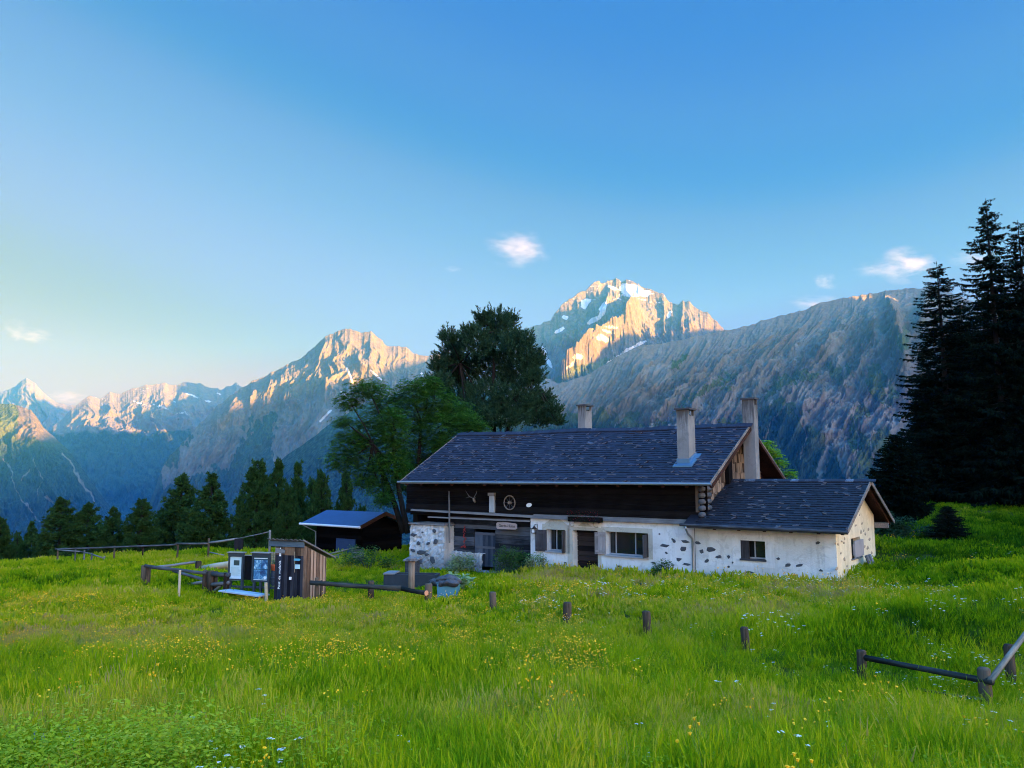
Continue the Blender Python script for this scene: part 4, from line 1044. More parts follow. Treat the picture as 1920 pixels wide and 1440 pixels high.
# bench against annex wall
def bench(name, a, b, h, d, label, mat, legs=2):
    """a, b world end points of the seat front edge on the ground"""
    a = Vector(a); b = Vector(b); L = (b - a).xy.length; ang = math.atan2(b.y - a.y, b.x - a.x)
    e = empty(name, (a + b) / 2, ang, label, "bench"); sl = (b.z - a.z) / L
    q = MB()
    for k in range(2): q.hexa([(sx * L / 2, k * d / 2 + .01 + (sy * (d / 2 - .02)), h + sl * sx * L / 2 + sz) for sz in (-.045, 0) for sx, sy in ((-1, 0), (1, 0), (1, 1), (-1, 1))], 0, rnd.random())
    q.build("seat", mat, e)
    for i in range(legs):
        x = -L / 2 * .8 + i * (L * .8) / (legs - 1); q = MB(); q.box(x - .05, x + .05, .05, d - .05, -.3, h - .046 + sl * x - .005); q.build("leg", M['plank_dark'], e)
    return e
pa = HW(FT(1374, 1077, -.4)[0], -.42, FT(1374, 1077, -.4)[1]); pb = HW(FT(1532, 1084, -.4)[0], -.42, FT(1532, 1084, -.4)[1])
pa.z -= .45; pb.z = pa.z - .01
bench("wall_bench", pa, pb, .45, .3, "long low plank bench against the white annex wall", M['plank_dark'], 3)
# boards leaning on the annex gable
y, z = FG(1622, 1058, .15); e = empty("leaning_board", HW(.3, y, z), HZ, "grey weathered board panel leaning on the cream gable wall", "board panel")
q = MB()
for k in range(4): q.hexa([(.22 - .28 * s_ + .03 * t_, (.42 - k * .22) - (.0 if u_ == 0 else .2), -.38 + .72 * s_) for s_, t_ in ((0, 0), (1, 0)) for u_, t_ in ((0, 0), (0, 1), (1, 1), (1, 0))], 0, rnd.random())
q.build("planks", M['plank_grey'], e)
# small bright tree behind the gable is with the trees
# shrubs by the front wall
def base(px, py, t):   # ground point in front of the wall
    x, _ = FT(px, py, t); w = HW(x, t, 0); return Vector((w.x, w.y, gzf(w.x, w.y)))
shrub("green_shrub", base(955, 1060, -1.3), 1.15, .7, 1.2, 4200, .085, 'bush', "dense rounded green shrub between the plank door and the white wall", 3)
shrub("pale_shrub", base(866, 1055, -.9), .75, .5, .95, 1700, .10, 'pale', "pale leafy shrub at the foot of the rubble wall", 4)
shrub("variegated_shrub", base(1008, 1055, -.8), .65, .45, .95, 1300, .09, 'pale', "pale variegated shrub at the left corner of the white wall", 6)
shrub("dark_shrub", base(1241, 1058, -.6), .5, .4, .8, 1500, .075, 'bush', "small dark shrub below the wall stones left of the downpipe", 7)
shrub("nettle_bush", G(690, 37), 1.5, 1.0, 1.2, 2600, .11, 'bush', "dark nettle bush beside the blue-roofed hut", 8)
shrub("burdock", G(866, 27.2), .55, .5, .75, 420, .20, 'pale', "broad-leaved weed right of the blue crate", 9, "plant")
shrub("pot_plant", G(1200, 26.5) + Vector((0, 0, 0)), .12, .12, .3, 60, .07, 'dark', "small dark potted plant below the wide window", 15, "plant")

# ---------------------------------------------------------------- posts, rails and fences
POSTW = wood_mat("post_wood", (.018, .013, .010), (.095, .070, .052), 2, tone=.3)
RAILW = wood_mat("rail_wood", (.010, .012, .012), (.055, .058, .054), 0, tone=.3)
PALEW = wood_mat("split_wood", (.12, .10, .06), (.36, .31, .22), 0, tone=.3)
ENDW = plain_mat("cut_wood", (.50, .24, .14), .8, .2, 0, .2)
def post_mesh(mb, p, top, r, lean=(0, 0), n=10, bury=.4):
    """round post: world base p, top height"""
    h = top; mb.tube([(p.x, p.y, p.z - bury), (p.x + lean[0] * .5, p.y + lean[1] * .5, p.z + h * .5), (p.x + lean[0], p.y + lean[1], p.z + h - .03), (p.x + lean[0], p.y + lean[1], p.z + h)], [r, r * .98, r * .95, r * .8], n, wob=.10, rnd=rnd, tone=rnd.random())
def rel(mb, o): mb.v = [(x - o[0], y - o[1], z - o[2]) for x, y, z in mb.v]; return mb
def topz(px, py, D): return P(px, py, D).z
def pole_post(px, pytop, D, r, name, label, cat="post", group=None, mat=None):
    g = G(px, D); mb = MB(); post_mesh(mb, g, topz(px, pytop, D) - g.z, r, lean=(rnd.uniform(-.05, .05), rnd.uniform(-.05, .05))); rel(mb, g)
    o = mb.build(name, mat or POSTW, None, True, g); tag(o, label, cat, group); return o
FP = "single posts standing in the dip"
pole_post(925, 1110, 23.0, .105, "fence_post", "short round post nearest the blue crate", group=FP)
pole_post(1063, 1129, 20.8, .115, "fence_post", "round post in the grass below the front door", group=FP)
pole_post(1215, 1146, 18.5, .105, "fence_post", "weathered post with an orange mark at its foot", group=FP)
pole_post(1400, 1176, 16.0, .085, "fence_post", "slim post below the annex window", group=FP)
g = G(1215, 18.5); q = MB(); q.tube([(0, -.10, 0), (0, -.135, 0)], .035, 8)
def fence(name, posts, rails, label, cat="fence", rail_mat=None, post_mat=None):
    """posts (px, pytop, D, r); rails ((px,py,D),(px,py,D),r)"""
    g0 = G(posts[0][0], posts[0][2]); e = empty(name, g0, 0, label, cat)
    for p in posts:
        g = G(p[0], p[2]); mb = MB(); post_mesh(mb, g, topz(p[0], p[1], p[2]) - g.z, p[3], lean=p[4] if len(p) > 4 else (0, 0)); rel(mb, g0); mb.build("post", post_mat or POSTW, e, True)
    for a, b, r in rails:
        A_, B_ = P(*a), P(*b); L = (B_ - A_).length; k = max(2, int(L / .7)); mb = MB()
        # built along X so the grain follows the rail
        pts = [(L * i / k, rnd.uniform(-1, 1) * r * .14 * (0 < i < k), rnd.uniform(-1, 1) * r * .14 * (0 < i < k) - .008 * math.sin(math.pi * i / k)) for i in range(k + 1)]
        mb.tube(pts, [r * rnd.uniform(.92, 1.08) for _ in pts], 10, wob=.06, rnd=rnd, tone=rnd.random())
        o = mb.build("rail", rail_mat or RAILW, e, True); o.location = A_ - g0; o.rotation_euler = (B_ - A_).to_track_quat('X', 'Z').to_euler()
    return e
fence("corner_fence", [(1618, 1219, 14.0, .085), (1850, 1252, 12.3, .095), (1897, 1208, 13.9, .085)],
      [((1622, 1233, 13.95), (1862, 1279, 12.15), .048), ((1720, 1292, 13.0), (1842, 1311, 12.25), .025)], "log corner fence in the tall white flowers at the right edge")
e = bpy.data.objects["corner_fence"]; a = P(1857, 1276, 12.15); b = P(1960, 1140, 14.6); L = (b - a).length; q = MB(); q.tube([(0, 0, 0), (L * .4, .01, -.01), (L, 0, 0)], [.046, .045, .042], 10, wob=.08, rnd=rnd)
o = q.build("rail", wood_mat("bare_pole", (.06, .052, .042), (.22, .195, .16), 0), e, True); o.location = a - e.location; o.rotation_euler = (b - a).to_track_quat('X', 'Z').to_euler(); o["label"] = "bare pale pole rising to the right"
fence("trough_fence", [(593, 1083, 25.6, .07), (602, 1088, 25.9, .045), (695, 1089, 26.0, .105), (803, 1094, 24.6, .12)],
      [((582, 1092.5, 25.4), (752, 1103, 25.0), .072), ((745, 1102, 25.15), (799, 1112, 24.35), .07)], "low rail fence running from the shed to the trough")
e = bpy.data.objects["trough_fence"]; a = P(799, 1112, 24.33); b = P(745, 1102, 25.15); d = (a - b).normalized(); q = MB(); q.tube([a - e.location, a + d * .02 - e.location], .082, 12); q.build("sawn_end", ENDW, e)
# long thin fence along the far edge
fence("meadow_fence", [(107, 1028, 50, .05), (213, 1023, 48, .05), (267, 1023, 46.5, .05), (332, 1018, 44, .055), (390, 1009, 43, .06)],
      [((104, 1029.5, 50), (250, 1024.5, 47), .05), ((250, 1024.5, 47), (332, 1021, 44), .05), ((330, 1019, 44), (392, 1019, 43), .05), ((392, 1017.5, 43), (445, 1010, 42), .055), ((445, 1010, 42), (505, 997, 41), .025), ((392, 1035, 43), (420, 1041, 42), .03)],
      "long thin rail fence along the far edge of the meadow", rail_mat=M['plank_grey'])
fence("sheep_pen", [(105, 1046, 49, .045, (.12, 0)), (140, 1030, 48.5, .045), (157, 1031, 48, .05), (171, 1037, 47, .055), (195, 1043, 45.5, .055)],
      [((108, 1031, 49.5), (150, 1034, 48.2), .035), ((150, 1034, 48.2), (171, 1038, 47), .03), ((171, 1038, 47), (195, 1047, 45.5), .035)], "short side fence with wire at the left end of the far fence", rail_mat=M['plank_grey'], post_mat=M['plank_grey'])
pole_post(505, 994, 41, .06, "tall_pole", "tall thin grey pole behind the notice boards", "pole", mat=M['plank_grey'])
# log fence left of the boards
fence("log_fence", [(267, 1060, 30.5, .085), (276, 1061, 30.3, .10), (371, 1052, 35, .14), (383, 1069, 28.8, .09), (394, 1070, 28.7, .13), (404, 1071, 28.7, .06), (424, 1074, 28.2, .12)],
      [((272, 1061, 30.2), (385, 1075, 28.6), .06), ((274, 1066, 30.6), (366, 1054, 35), .055), ((325, 1070, 31), (384, 1087, 28.9), .06), ((352, 1096, 31), (386, 1090, 30), .06), ((398, 1076, 28.6), (430, 1078, 28.1), .08), ((398, 1096, 28.6), (430, 1092, 28.1), .07), ((402, 1108, 28.6), (428, 1086, 28.2), .05)],
      "log fence with crossed rails left of the notice boards", rail_mat=M['plank_grey'])
fence("pale_fence", [(378, 1068, 36, .05)], [((376, 1067, 36), (436, 1057, 35), .14), ((378, 1074, 36.2), (436, 1069, 35.2), .12)], "pale split logs stacked as a rail behind the log fence", rail_mat=PALEW)
pole_post(335, 1069, 27.0, .045, "stake", "thin stake in front of the log fence", "stake", mat=PALEW)
pole_post(500, 1092, 26.2, .06, "stake", "pale stake at the right end of the bench", "stake", mat=PALEW)
# dark blanket over the far rail
g = P(448, 1012, 41.8); e = empty("blanket", g, 0, "dark blanket hung over the far fence rail", "blanket")
q = MB()
for s_ in (-1, 1):
    for i in range(6):
        for j in range(4):
            f = lambda a, b: (-.22 + a * .075, s_ * (.06 + .03 * math.sin(a * 1.7) * b / 4), .06 - b * .14 * (1 + .15 * math.sin(a * 2.1 + s_)))
            q.quad(f(i, j), f(i + 1, j), f(i + 1, j + 1), f(i, j + 1))
for i in range(6): q.quad((-.22 + i * .075, -.06, .06), (-.22 + (i + 1) * .075, -.06, .06), (-.22 + (i + 1) * .075, .06, .06), (-.22 + i * .075, .06, .06))
q.build("cloth", plain_mat("dark_cloth", (.012, .012, .016), .9, .1), e)

# ---------------------------------------------------------------- notice boards, bench and shed
NA = HZ + math.radians(8)
g = G(467, 28.0); e = empty("notice_board", g, math.radians(-14), "dark timber notice stand holding two posters behind a bench", "notice board")
Rr = Vector((math.cos(math.radians(-14)), math.sin(math.radians(-14)), 0))
def NX(px, py):    # local x, z on the board plane
    n = Vector((-Rr.y, Rr.x, 0)); d = P(px, py, 1.0); D = g.dot(n) / d.dot(n); p = d * D; return (p - g).dot(Rr), p.z - g.z
DW = plain_mat("dark_blue_timber", (.022, .032, .042), .7, .3, 0, .4)
def bframe(x0, x1, y0, y1, nm):
    a, zt_ = NX(x0, y0); b, zb_ = NX(x1, y1); q = MB(); t = .06
    q.box(a, a + t, -.06, .06, zb_, zt_ - .12); q.box(b - t, b, -.06, .06, zb_, zt_ - .12); q.box(a, b, -.08, .06, zt_ - .118, zt_); q.box(a + t, b - t, -.06, .06, zb_, zb_ + .05); q.box(a + t, b - t, .0, .05, zb_ + .05, zt_ - .12)
    fr = q.build("frame", DW, e)
    q = MB(); q.box(a - .03, b + .03, -.12, .10, zt_ + .002, zt_ + .03); q.build("roof_strip", M['gutter'], fr)
    return a + t, b - t, zb_ + .05, zt_ - .12
a, b, c, d = bframe(430.5, 456, 1036, 1088, "frame")
po = plain_mat("poster_paper", (.38, .50, .54), .5, .3, 0, .08, 3)
q = MB(); q.box(a + .0, b - .0, -.03, -.001, c + .0, d - .02); ps = q.build("poster", po, e); ps['label'] = "pale grey-green poster with one small dark picture"
q = MB(); q.box(a, b, -.034, -.031, c, c + .10); q.build("footer_strip", plain_mat("footer", (.46, .58, .68), .5), ps)
q = MB(); q.box(a + .15, b - .1, -.034, -.031, d - .32, d - .14); q.build("photo", plain_mat("photo_dark", (.02, .04, .04), .4, .4, 0, .8, 20), ps)
q = MB()
for i in range(16): q.box(a + .05, b - rnd.uniform(.05, .14), -.034, -.031, d - .40 - i * .030, d - .393 - i * .030)
q.build("text_lines", plain_mat("print", (.20, .28, .30), .6), ps)
a, b, c, d = bframe(474.5, 505, 1036.5, 1091, "frame")
def poster2():
    m, nt, bb = mat_new("photo_poster"); s = N(nt); v = s.coord('Object')
    n1 = s.noise(s.coord('Object', (1, 1, .8)), 7.0, 5, .6, .6)
    cc = s.ramp(n1, [(.36, (.01, .03, .10)), (.48, (.03, .12, .25)), (.56, (.10, .28, .42)), (.64, (.45, .58, .66))]); s.l(cc, bb.inputs['Base Color']); bb.inputs['Roughness'].default_value = .35
    return m
P2 = poster2()
q = MB(); q.box(a, b, -.03, -.001, c, d); ps = q.build("poster", plain_mat("poster_navy", (.02, .07, .10), .4), e); ps['label'] = "blue poster of pictures"
mid = (a + b) / 2 + .03; hz = c + (d - c) * .46
for (x0, x1, z0, z1) in ((a + .02, mid - .01, hz + .015, d - .13), (mid + .01, b - .02, hz + .015, d - .13), (a + .02, b - .02, c + .04, hz - .015)):
    q = MB(); q.box(x0, x1, -.034, -.031, z0, z1); q.build("picture", P2, ps)
q = MB(); q.box(a + .02, b - .02, -.034, -.031, d - .08, d - .05); q.build("white_strip", M['paper'], ps); q = MB(); q.box(a + .02, b - .02, -.034, -.031, c + .005, c + .025); q.build("white_strip", M['paper'], ps)
q = MB(); q.tube([(b - .10, -.036, c + .09), (b - .10, -.035, c + .09)], .055, 14); q.build("round_emblem", M['paper'], ps)
x0, z0 = NX(457, 1042); x1, z1 = NX(473, 1088); q = MB(); q.box(x0, x1, .05, .09, z1, z0); q.build("centre_panel", M['near_black'], e); q = MB(); q.box(x0, x1, .02, .11, z0 + .002, z0 + .025); q.build("centre_roof_strip", M['gutter'], e)
for px in (432, 454, 476.5, 489, 503): x, z = NX(px, 1088); q = MB(); q.box(x - .04, x + .04, -.03, .05, -.4, z - .002); q.build("leg", DW, e)
x0, z0 = NX(431, 1100); x1, z1 = NX(514, 1103); q = MB(); q.beam((x0, .07, z0), (x1, .07, z1), .05, .07); q.build("cross_rail", DW, e)
x0, z0 = NX(504, 1085); x1, z1 = NX(515, 1086); q = MB(); q.beam((x0, .07, z0), (x1, .07, z1), .05, .07); q.build("short_rail", DW, e)
a_ = P(409, 1107, 27.6); b_ = P(484, 1116, 26.5); ga = gzf(a_.x, a_.y)
bench("plank_bench", Vector((a_.x, a_.y, a_.z - .42)), Vector((b_.x, b_.y, a_.z - .44)), .42, .5, "grey plank bench in front of the notice boards", wood_mat("bench_wood", (.20, .23, .27), (.42, .46, .50), 0), 2)
# shed
SA = math.radians(-22); gs = G(541, 26.0); gs.z = P(541, 1128, 26).z
sh = empty("shed", gs, SA, "small dark plank shed with weathered side and corrugated roof", "shed")
SR = Vector((math.cos(SA), math.sin(SA), 0)); SB = Vector((-SR.y, SR.x, 0))
def SX(px, py, t=0.0):
    d = P(px, py, 1.0); D = (gs.dot(SB) + t) / d.dot(SB); p = d * D; return (p - gs).dot(SR), p.z - gs.z
x0, _ = SX(515, 1070); x1, _ = SX(568, 1070); zt0 = SX(541, 1017)[1]; q = MB(); x = x0; DKW = wood_mat("dark_shed_wood", (.008, .008, .012), (.035, .035, .045), 2, tone=.35)
while x < x1 - .02:
    w = min(.13, x1 - x); q.box(x + .003, x + w - .003, 0, .03, -.1, zt0 - .42, 0, rnd.random()); x += .13
q.build("front_wall", DKW, sh)
q = MB(); x = x0
while x < x1 - .02:
    w = min(.13, x1 - x); q.box(x + .003, x + w - .003, 0, .03, zt0 - .418, zt0 - .16, 0, rnd.random()); x += .13
q.build("upper_front_wall", wood_mat("brown_shed_wood", (.035, .024, .018), (.16, .10, .065), 2, tone=.4), sh)
dep = 1.25
q = MB(); q.box(x0 - .25, x1 + .03, -.03, .0, zt0 - .14, zt0 + .03, 0, .5); q.build("header_board", wood_mat("blue_header", (.03, .045, .07), (.10, .15, .20), 0), sh)
q = MB(); q.hexa([(x0 + .04, -.05, zt0 - .36), (x0 + .42, -.05, zt0 - .36), (x0 + .42, -.03, zt0 - .36), (x0 + .04, -.03, zt0 - .36), (x0 + .04, -.05, zt0 - .18), (x0 + .44, -.05, zt0 - .25), (x0 + .44, -.03, zt0 - .25), (x0 + .04, -.03, zt0 - .18)], 0, .6); q.build("name_board", M['plank_grey'], sh)
zb2 = zt0 - .50
q = MB(); y = .0
WARM = wood_mat("weathered_side_wood", (.09, .058, .042), (.30, .215, .165), 2, tone=.3)
while y < dep:
    w = min(.17, dep - y); f = lambda yy: (zt0 + .0) + (zb2 - zt0) * yy / dep - .08
    q.hexa([(x1 - .0, y + .003, -.1), (x1 + .03, y + .003, -.1), (x1 + .03, y + w - .005, -.1), (x1, y + w - .005, -.1), (x1, y + .003, f(y)), (x1 + .03, y + .003, f(y)), (x1 + .03, y + w - .005, f(y + w)), (x1, y + w - .005, f(y + w))], 0, rnd.random())
    q.beam((x1 + .04, y + w, -.1), (x1 + .04, y + w, f(y + w)), .03, .018, (1, 0, 0), 0, .1) if y + w < dep else None
    y += .17
q.build("side_wall", WARM, sh)
q = MB(); q.box(x0, x0 + .03, .03, dep, -.1, zb2 - .08); q.box(x0 + .03, x1, dep - .03, dep, -.1, zb2 - .08); q.build("back_wall", DKW, sh)
q = MB(); n = 44; xa, xb = x0 - .22, x1 + .10; ya, yb = -.16, dep + .45
zf_ = lambda yy: zt0 + .05 + (zb2 - zt0) * yy / dep
for i in range(n):
    u0, u1 = xa + (xb - xa) * i / n, xa + (xb - xa) * (i + 1) / n; h0, h1 = .022 * math.sin(i * 1.15), .022 * math.sin((i + 1) * 1.15)
    q.quad((u0, ya, zf_(ya) + h0), (u1, ya, zf_(ya) + h1), (u1, yb, zf_(yb) + h1), (u0, yb, zf_(yb) + h0)); q.quad((u0, ya, zf_(ya) + h0 - .012), (u0, yb, zf_(yb) + h0 - .012), (u1, yb, zf_(yb) + h1 - .012), (u1, ya, zf_(ya) + h1 - .012)); q.quad((u0, ya, zf_(ya) + h0 - .012), (u1, ya, zf_(ya) + h1 - .012), (u1, ya, zf_(ya) + h1), (u0, ya, zf_(ya) + h0))
q.quad((xb, ya, zf_(ya) - .03), (xb, yb, zf_(yb) - .03), (xb, yb, zf_(yb) + .02), (xb, ya, zf_(ya) + .02))
q.build("corrugated_roof", plain_mat("roof_metal", (.16, .16, .165), .5, .4, .4, .4), sh)
xs_, zs_ = SX(525, 1070); q = MB(); q.box(xs_ - .075, xs_ + .075, -.018, -.0, .02, zt0 - .40); vs = q.build("lettered_strip", plain_mat("navy_strip", (.006, .012, .03), .5), sh)
zt1 = SX(525, 1105)[1]; zt2 = SX(525, 1050)[1]
WH = plain_mat("white_print", (.75, .78, .82), .6, .2, 0, .05)
for wd, c0, c1 in (("Post", 0, .27), ("da", .33, .46), ("mulania", .52, 1.0)):
    text_mesh("lettering", wd, (zt2 - zt1) / 7.4, WH, vs, (xs_, -.022, zt1 + (zt2 - zt1) * (c0 + c1) / 2), (math.pi / 2, -math.pi / 2, 0), .002, 1.08)
for zz in (1037, 1041): 
    q = MB(); z_ = SX(525, zz)[1]; q.box(xs_ - .035, xs_ + .04, -.026, -.019, z_ - .03, z_ + .03); q.build("white_symbol", WH, vs)
for zz in (1022, 1028): 
    q = MB(); z_ = SX(525, zz)[1]; q.tube([(xs_, -.019, z_), (xs_, -.026, z_)], .022, 8); q.build("dot", WH, vs)
q = MB(); a = SX(553, 1047); b = SX(564, 1051.5); q.box(a[0], b[0] - .03, -.05, -.03, b[1], a[1]); q.hexa([(b[0] - .03, -.05, b[1]), (b[0] + .01, -.05, (a[1] + b[1]) / 2 - .005), (b[0] + .01, -.03, (a[1] + b[1]) / 2 - .005), (b[0] - .03, -.03, b[1]), (b[0] - .03, -.05, a[1]), (b[0] + .01, -.05, (a[1] + b[1]) / 2 + .005), (b[0] + .01, -.03, (a[1] + b[1]) / 2 + .005), (b[0] - .03, -.03, a[1])]); q.build("arrow_sign", plain_mat("light_blue_sign", (.08, .33, .48), .4), sh)
q = MB(); a = SX(555, 1058); b = SX(563.5, 1066.5); q.box(a[0], b[0], -.05, -.03, b[1], a[1]); q.build("paper_sign", plain_mat("pale_sheet", (.35, .52, .58), .5), sh)
q = MB(); a = SX(554, 1034); b = SX(554, 1073); q.beam((a[0], -.04, a[1]), (b[0], -.04, b[1]), .015, .02, (1, 0, 0)); q.build("sign_stick", PALEW, sh)
q = MB(); a = SX(543, 1081.5); b = SX(546.5, 1087); q.box(a[0], b[0], -.03, -.0, b[1], a[1]); q.build("small_notice", M['paper'], sh)
# slatted gate and pots between boards and shed
g = G(509, 30.5); e = empty("slat_gate", g, math.radians(-10), "pale slatted gate seen between the notice board and the shed", "gate")
for i in range(4):
    p = P(504.5 + i * 3.6, 1035 + i * .0, 30.5); b = P(503 + i * 3.9, 1057, 30.5); q = MB(); q.beam((p - g), (b - g), .06, .025, (0, 1, 0)); q.build("slat", PALEW, e)
q = MB(); q.beam(P(502, 1054, 30.6) - g, P(518, 1052, 30.6) - g, .05, .05); q.build("rail", PALEW, e)
g = P(513, 1070, 29.5); e = empty("flower_pot", g, 0, "orange clay flower pot left of the shed", "flower pot"); q = MB(); q.tube([(0, 0, 0), (0, 0, .2), (0, 0, .24)], [.09, .13, .14], 14); q.build("pot", plain_mat("terracotta", (.45, .10, .04), .8), e, True)
q = MB(); r_ = random.Random(8); leaves(q, 90, lambda: Vector((r_.uniform(-.12, .12), r_.uniform(-.12, .12), .24 + r_.uniform(0, .16))), .08, r_); q.build("plant_leaves", ML['bush'], e)
q = MB(); q.tube([(0, 0, 0), (0, 0, -.6)], .10, 8); q.build("stand", M['plank_dark'], e)
shrub("herb_clump", G(510, 29.8), .3, .3, .65, 350, .10, 'bush', "leafy herb clump under the orange pot", 12, "plant")

# ---------------------------------------------------------------- trough, crate
g = G(768, 30.0); g.z = P(768, 1098, 30.0).z; e = empty("water_trough", g, math.radians(-6), "long grey stone water trough behind its spout post", "trough")
CONC = plain_mat("trough_stone", (.020, .028, .036), .8, .2, 0, .5, 4, .4, 20)
w, d, h, t = 1.02, .75, .40, .10
q = MB(); q.box(-w, w, 0, t, -.3, h); q.box(-w, w, d - t, d, -.3, h); q.box(-w, -w + t, t, d - t, -.3, h); q.box(w - t, w, t, d - t, -.3, h); q.box(-w + t, w - t, t, d - t, -.3, .1); q.build("basin", CONC, e)
q = MB(); q.quad((-w + t, t, h - .1), (w - t, t, h - .1), (w - t, d - t, h - .1), (-w + t, d - t, h - .1)); wm, nt_, bb = mat_new("water"); bb.inputs['Base Color'].default_value = (.01, .015, .02, 1); bb.inputs['Roughness'].default_value = .05; q.build("water_surface", wm, e)
q = MB(); q.hexa([(-w - .02, -.03, h + .003), (-w + .42, -.03, h + .003), (-w + .42, d + .1, h + .003), (-w - .02, d + .1, h + .003), (-w - .02, -.03, h + .05), (-w + .42, -.03, h + .05), (-w + .42, d + .1, h + .05), (-w - .02, d + .1, h + .05)], 0, .9); q.build("cover_plank", M['plank_grey'], e)
g = G(771, 28.8); e = empty("spout_post", g, 0, "stout wooden spout post with a cap in front of the trough", "post")
hh = topz(771, 1049, 28.8) - g.z; q = MB(); q.tube([(0, 0, -.4), (0, 0, hh * .5), (0, 0, hh)], [.125, .12, .125], 10, wob=.06, rnd=rnd); q.build("shaft", wood_mat("spout_wood", (.09, .065, .048), (.27, .21, .16), 2), e, True)
q = MB(); q.tube([(0, 0, hh - .04), (0, 0, hh + .04), (0, 0, hh + .12)], [.2, .19, .08], 10, wob=.08, rnd=rnd); q.build("cap", M['plank_grey'], e)
q = MB(); q.tube([(0, .1, hh - .25), (0, .45, hh - .22)], .03, 8); q.build("spout", M['iron'], e)
g = G(768, 31.6); e = empty("plank_box", g, math.radians(-20), "grey plank box behind the spout post", "box"); zt_ = topz(768, 1047, 31.6) - g.z; q = MB(); q.box(-.22, .24, 0, .4, -.2, zt_ - .12, 0, .4); q.build("sides", M['plank_dark'], e); q = MB(); q.hexa([(-.28, -.08, zt_ - .11), (.30, -.08, zt_ - .11), (.30, .5, zt_ - .02), (-.28, .5, zt_ - .02), (-.28, -.08, zt_ - .06), (.30, -.08, zt_ - .06), (.30, .5, zt_ + .03), (-.28, .5, zt_ + .03)], 0, .8); q.build("lid", M['plank_grey'], e)
g = G(839, 25.9); g.z = P(839, 1126, 25.9).z; e = empty("blue_crate", g, math.radians(-4), "blue crate under dark stones beside the end fence post", "crate")
q = MB(); q.hexa([(-.33, 0, -.1), (.31, 0, -.1), (.31, .5, -.1), (-.33, .5, -.1), (-.36, 0, .56), (.36, 0, .54), (.36, .5, .54), (-.36, .5, .56)]); q.build("body", plain_mat("blue_plastic", (.04, .16, .24), .5, .4, 0, .3, 4), e); q = MB(); q.beam((-.38, 0, .56), (.38, 0, .54), .04, .04); q.build("rim", plain_mat("blue_rim", (.03, .09, .13), .5), e)
RK = plain_mat("dark_rock", (.045, .05, .06), .85, .3, 0, .6, 6, .6, 15)
for i, (px, py, D, r) in enumerate(((825, 1090, 26.4, .22), (839, 1086, 26.2, .26), (852, 1090, 26.2, .22), (816, 1092, 27.2, .2), (845, 1093, 25.9, .2), (832, 1094, 26.0, .18))):
    p = P(px, py, D); bm = bmesh.new(); bmesh.ops.create_icosphere(bm, subdivisions=3, radius=r)
    for v in bm.verts: n_ = float(noise2(v.co.x * 5 + i * 3, v.co.y * 5 + v.co.z * 4)); v.co = Vector((v.co.x * 1.15, v.co.y, v.co.z * .62)) * (1 + n_ * .45)
    me = bpy.data.meshes.new("rock"); bm.to_mesh(me); bm.free(); o = link("rock", me, None, RK); o.location = p
    tag(o, ["dark rock topmost on the blue crate", "largest dark rock on the blue crate", "dark rock at the right end of the crate top", "dark rock between the trough and the blue crate", "flat dark rock at the front rim of the crate", "dark rock at the left front of the crate top"][(1, 0, 2, 3, 4, 5)[i]], "rock", "dark rocks piled on the blue crate")
# plank in the grass right of the annex, low bench
g = G(1744, 32.5); g.z = P(1744, 1029, 32.5).z; e = empty("low_plank_bench", g, math.radians(-35), "low bluish plank seat in the shade under the firs", "bench"); q = MB(); q.box(-.42, .42, -.1, .14, -.05, 0, 0, .9); q.build("seat", wood_mat("blue_plank", (.16, .20, .24), (.30, .36, .42), 0), e)
for x in (-.3, .3): q = MB(); q.box(x - .05, x + .05, -.08, .1, -.5, -.052); q.build("leg", M['plank_dark'], e)
# ---------------------------------------------------------------- blue-roofed hut
HD = 45.5
gh = G(690, HD); gh.z = P(690, 1048, HD).z; hut = empty("blue_roof_hut", gh, HZ, "small dark hut with a blue sheet roof behind the shed", "hut")
def HX(px, py, t=0.0):
    d = P(px, py, 1.0); D = (gh.dot(HB) + t) / d.dot(HB); p = d * D; return (p - gh).dot(HR), p.z - gh.z
x0, ze = HX(566, 981); x1, _ = HX(678, 984); zr_ = HX(721, 961, 2.0)[1]; yr = 2.0; xr1 = HX(721, 961, 2.0)[0]; x0r_ = HX(611, 957, 2.0)[0]
x1 = (x1 + xr1) / 2; x0 = (x0 + x0r_) / 2
BR = plain_mat("blue_roofing", (.016, .055, .14), .55, .4, 0, .35, 2.5)
q = MB()
for (ya, za), (yb, zb) in (((-.0, ze), (yr, zr_)), ((2 * yr + .4, ze - .1), (yr, zr_))):
    q.hexa([(x0, ya, za - .04), (x1, ya, za - .04), (x1, yb, zb - .04), (x0, yb, zb - .04), (x0, ya, za + .02), (x1, ya, za + .02), (x1, yb, zb + .02), (x0, yb, zb + .02)])
rf = q.build("roof", BR, hut)
q = MB(); q.tube([(x0 - .05, -.07, ze - .03), (x1 + .03, -.07, ze - .05)], .07, 8); q.build("gutter", plain_mat("pale_gutter", (.55, .58, .66), .4), rf)
q = MB()
for (ya, za), (yb, zb) in (((0, ze), (yr, zr_)), ((2 * yr + .4, ze - .1), (yr, zr_))): q.beam((x1 + .02, ya, za - .06), (x1 + .02, yb, zb - .06), .04, .22)
q.build("verge_board", M['soffit'], rf)
q = MB(); z = -.6
while z < ze - .05:
    q.box(x0 + .9, x1 - .5, .5, .62, z, z + .19, 0, rnd.random()); q.box(x1 - .6, x1 - .48, .62, 3.9, z, z + .19, 0, rnd.random()); z += .2
q.box(x0 + .9, x0 + 1.0, .62, 3.9, -.6, ze - .1)
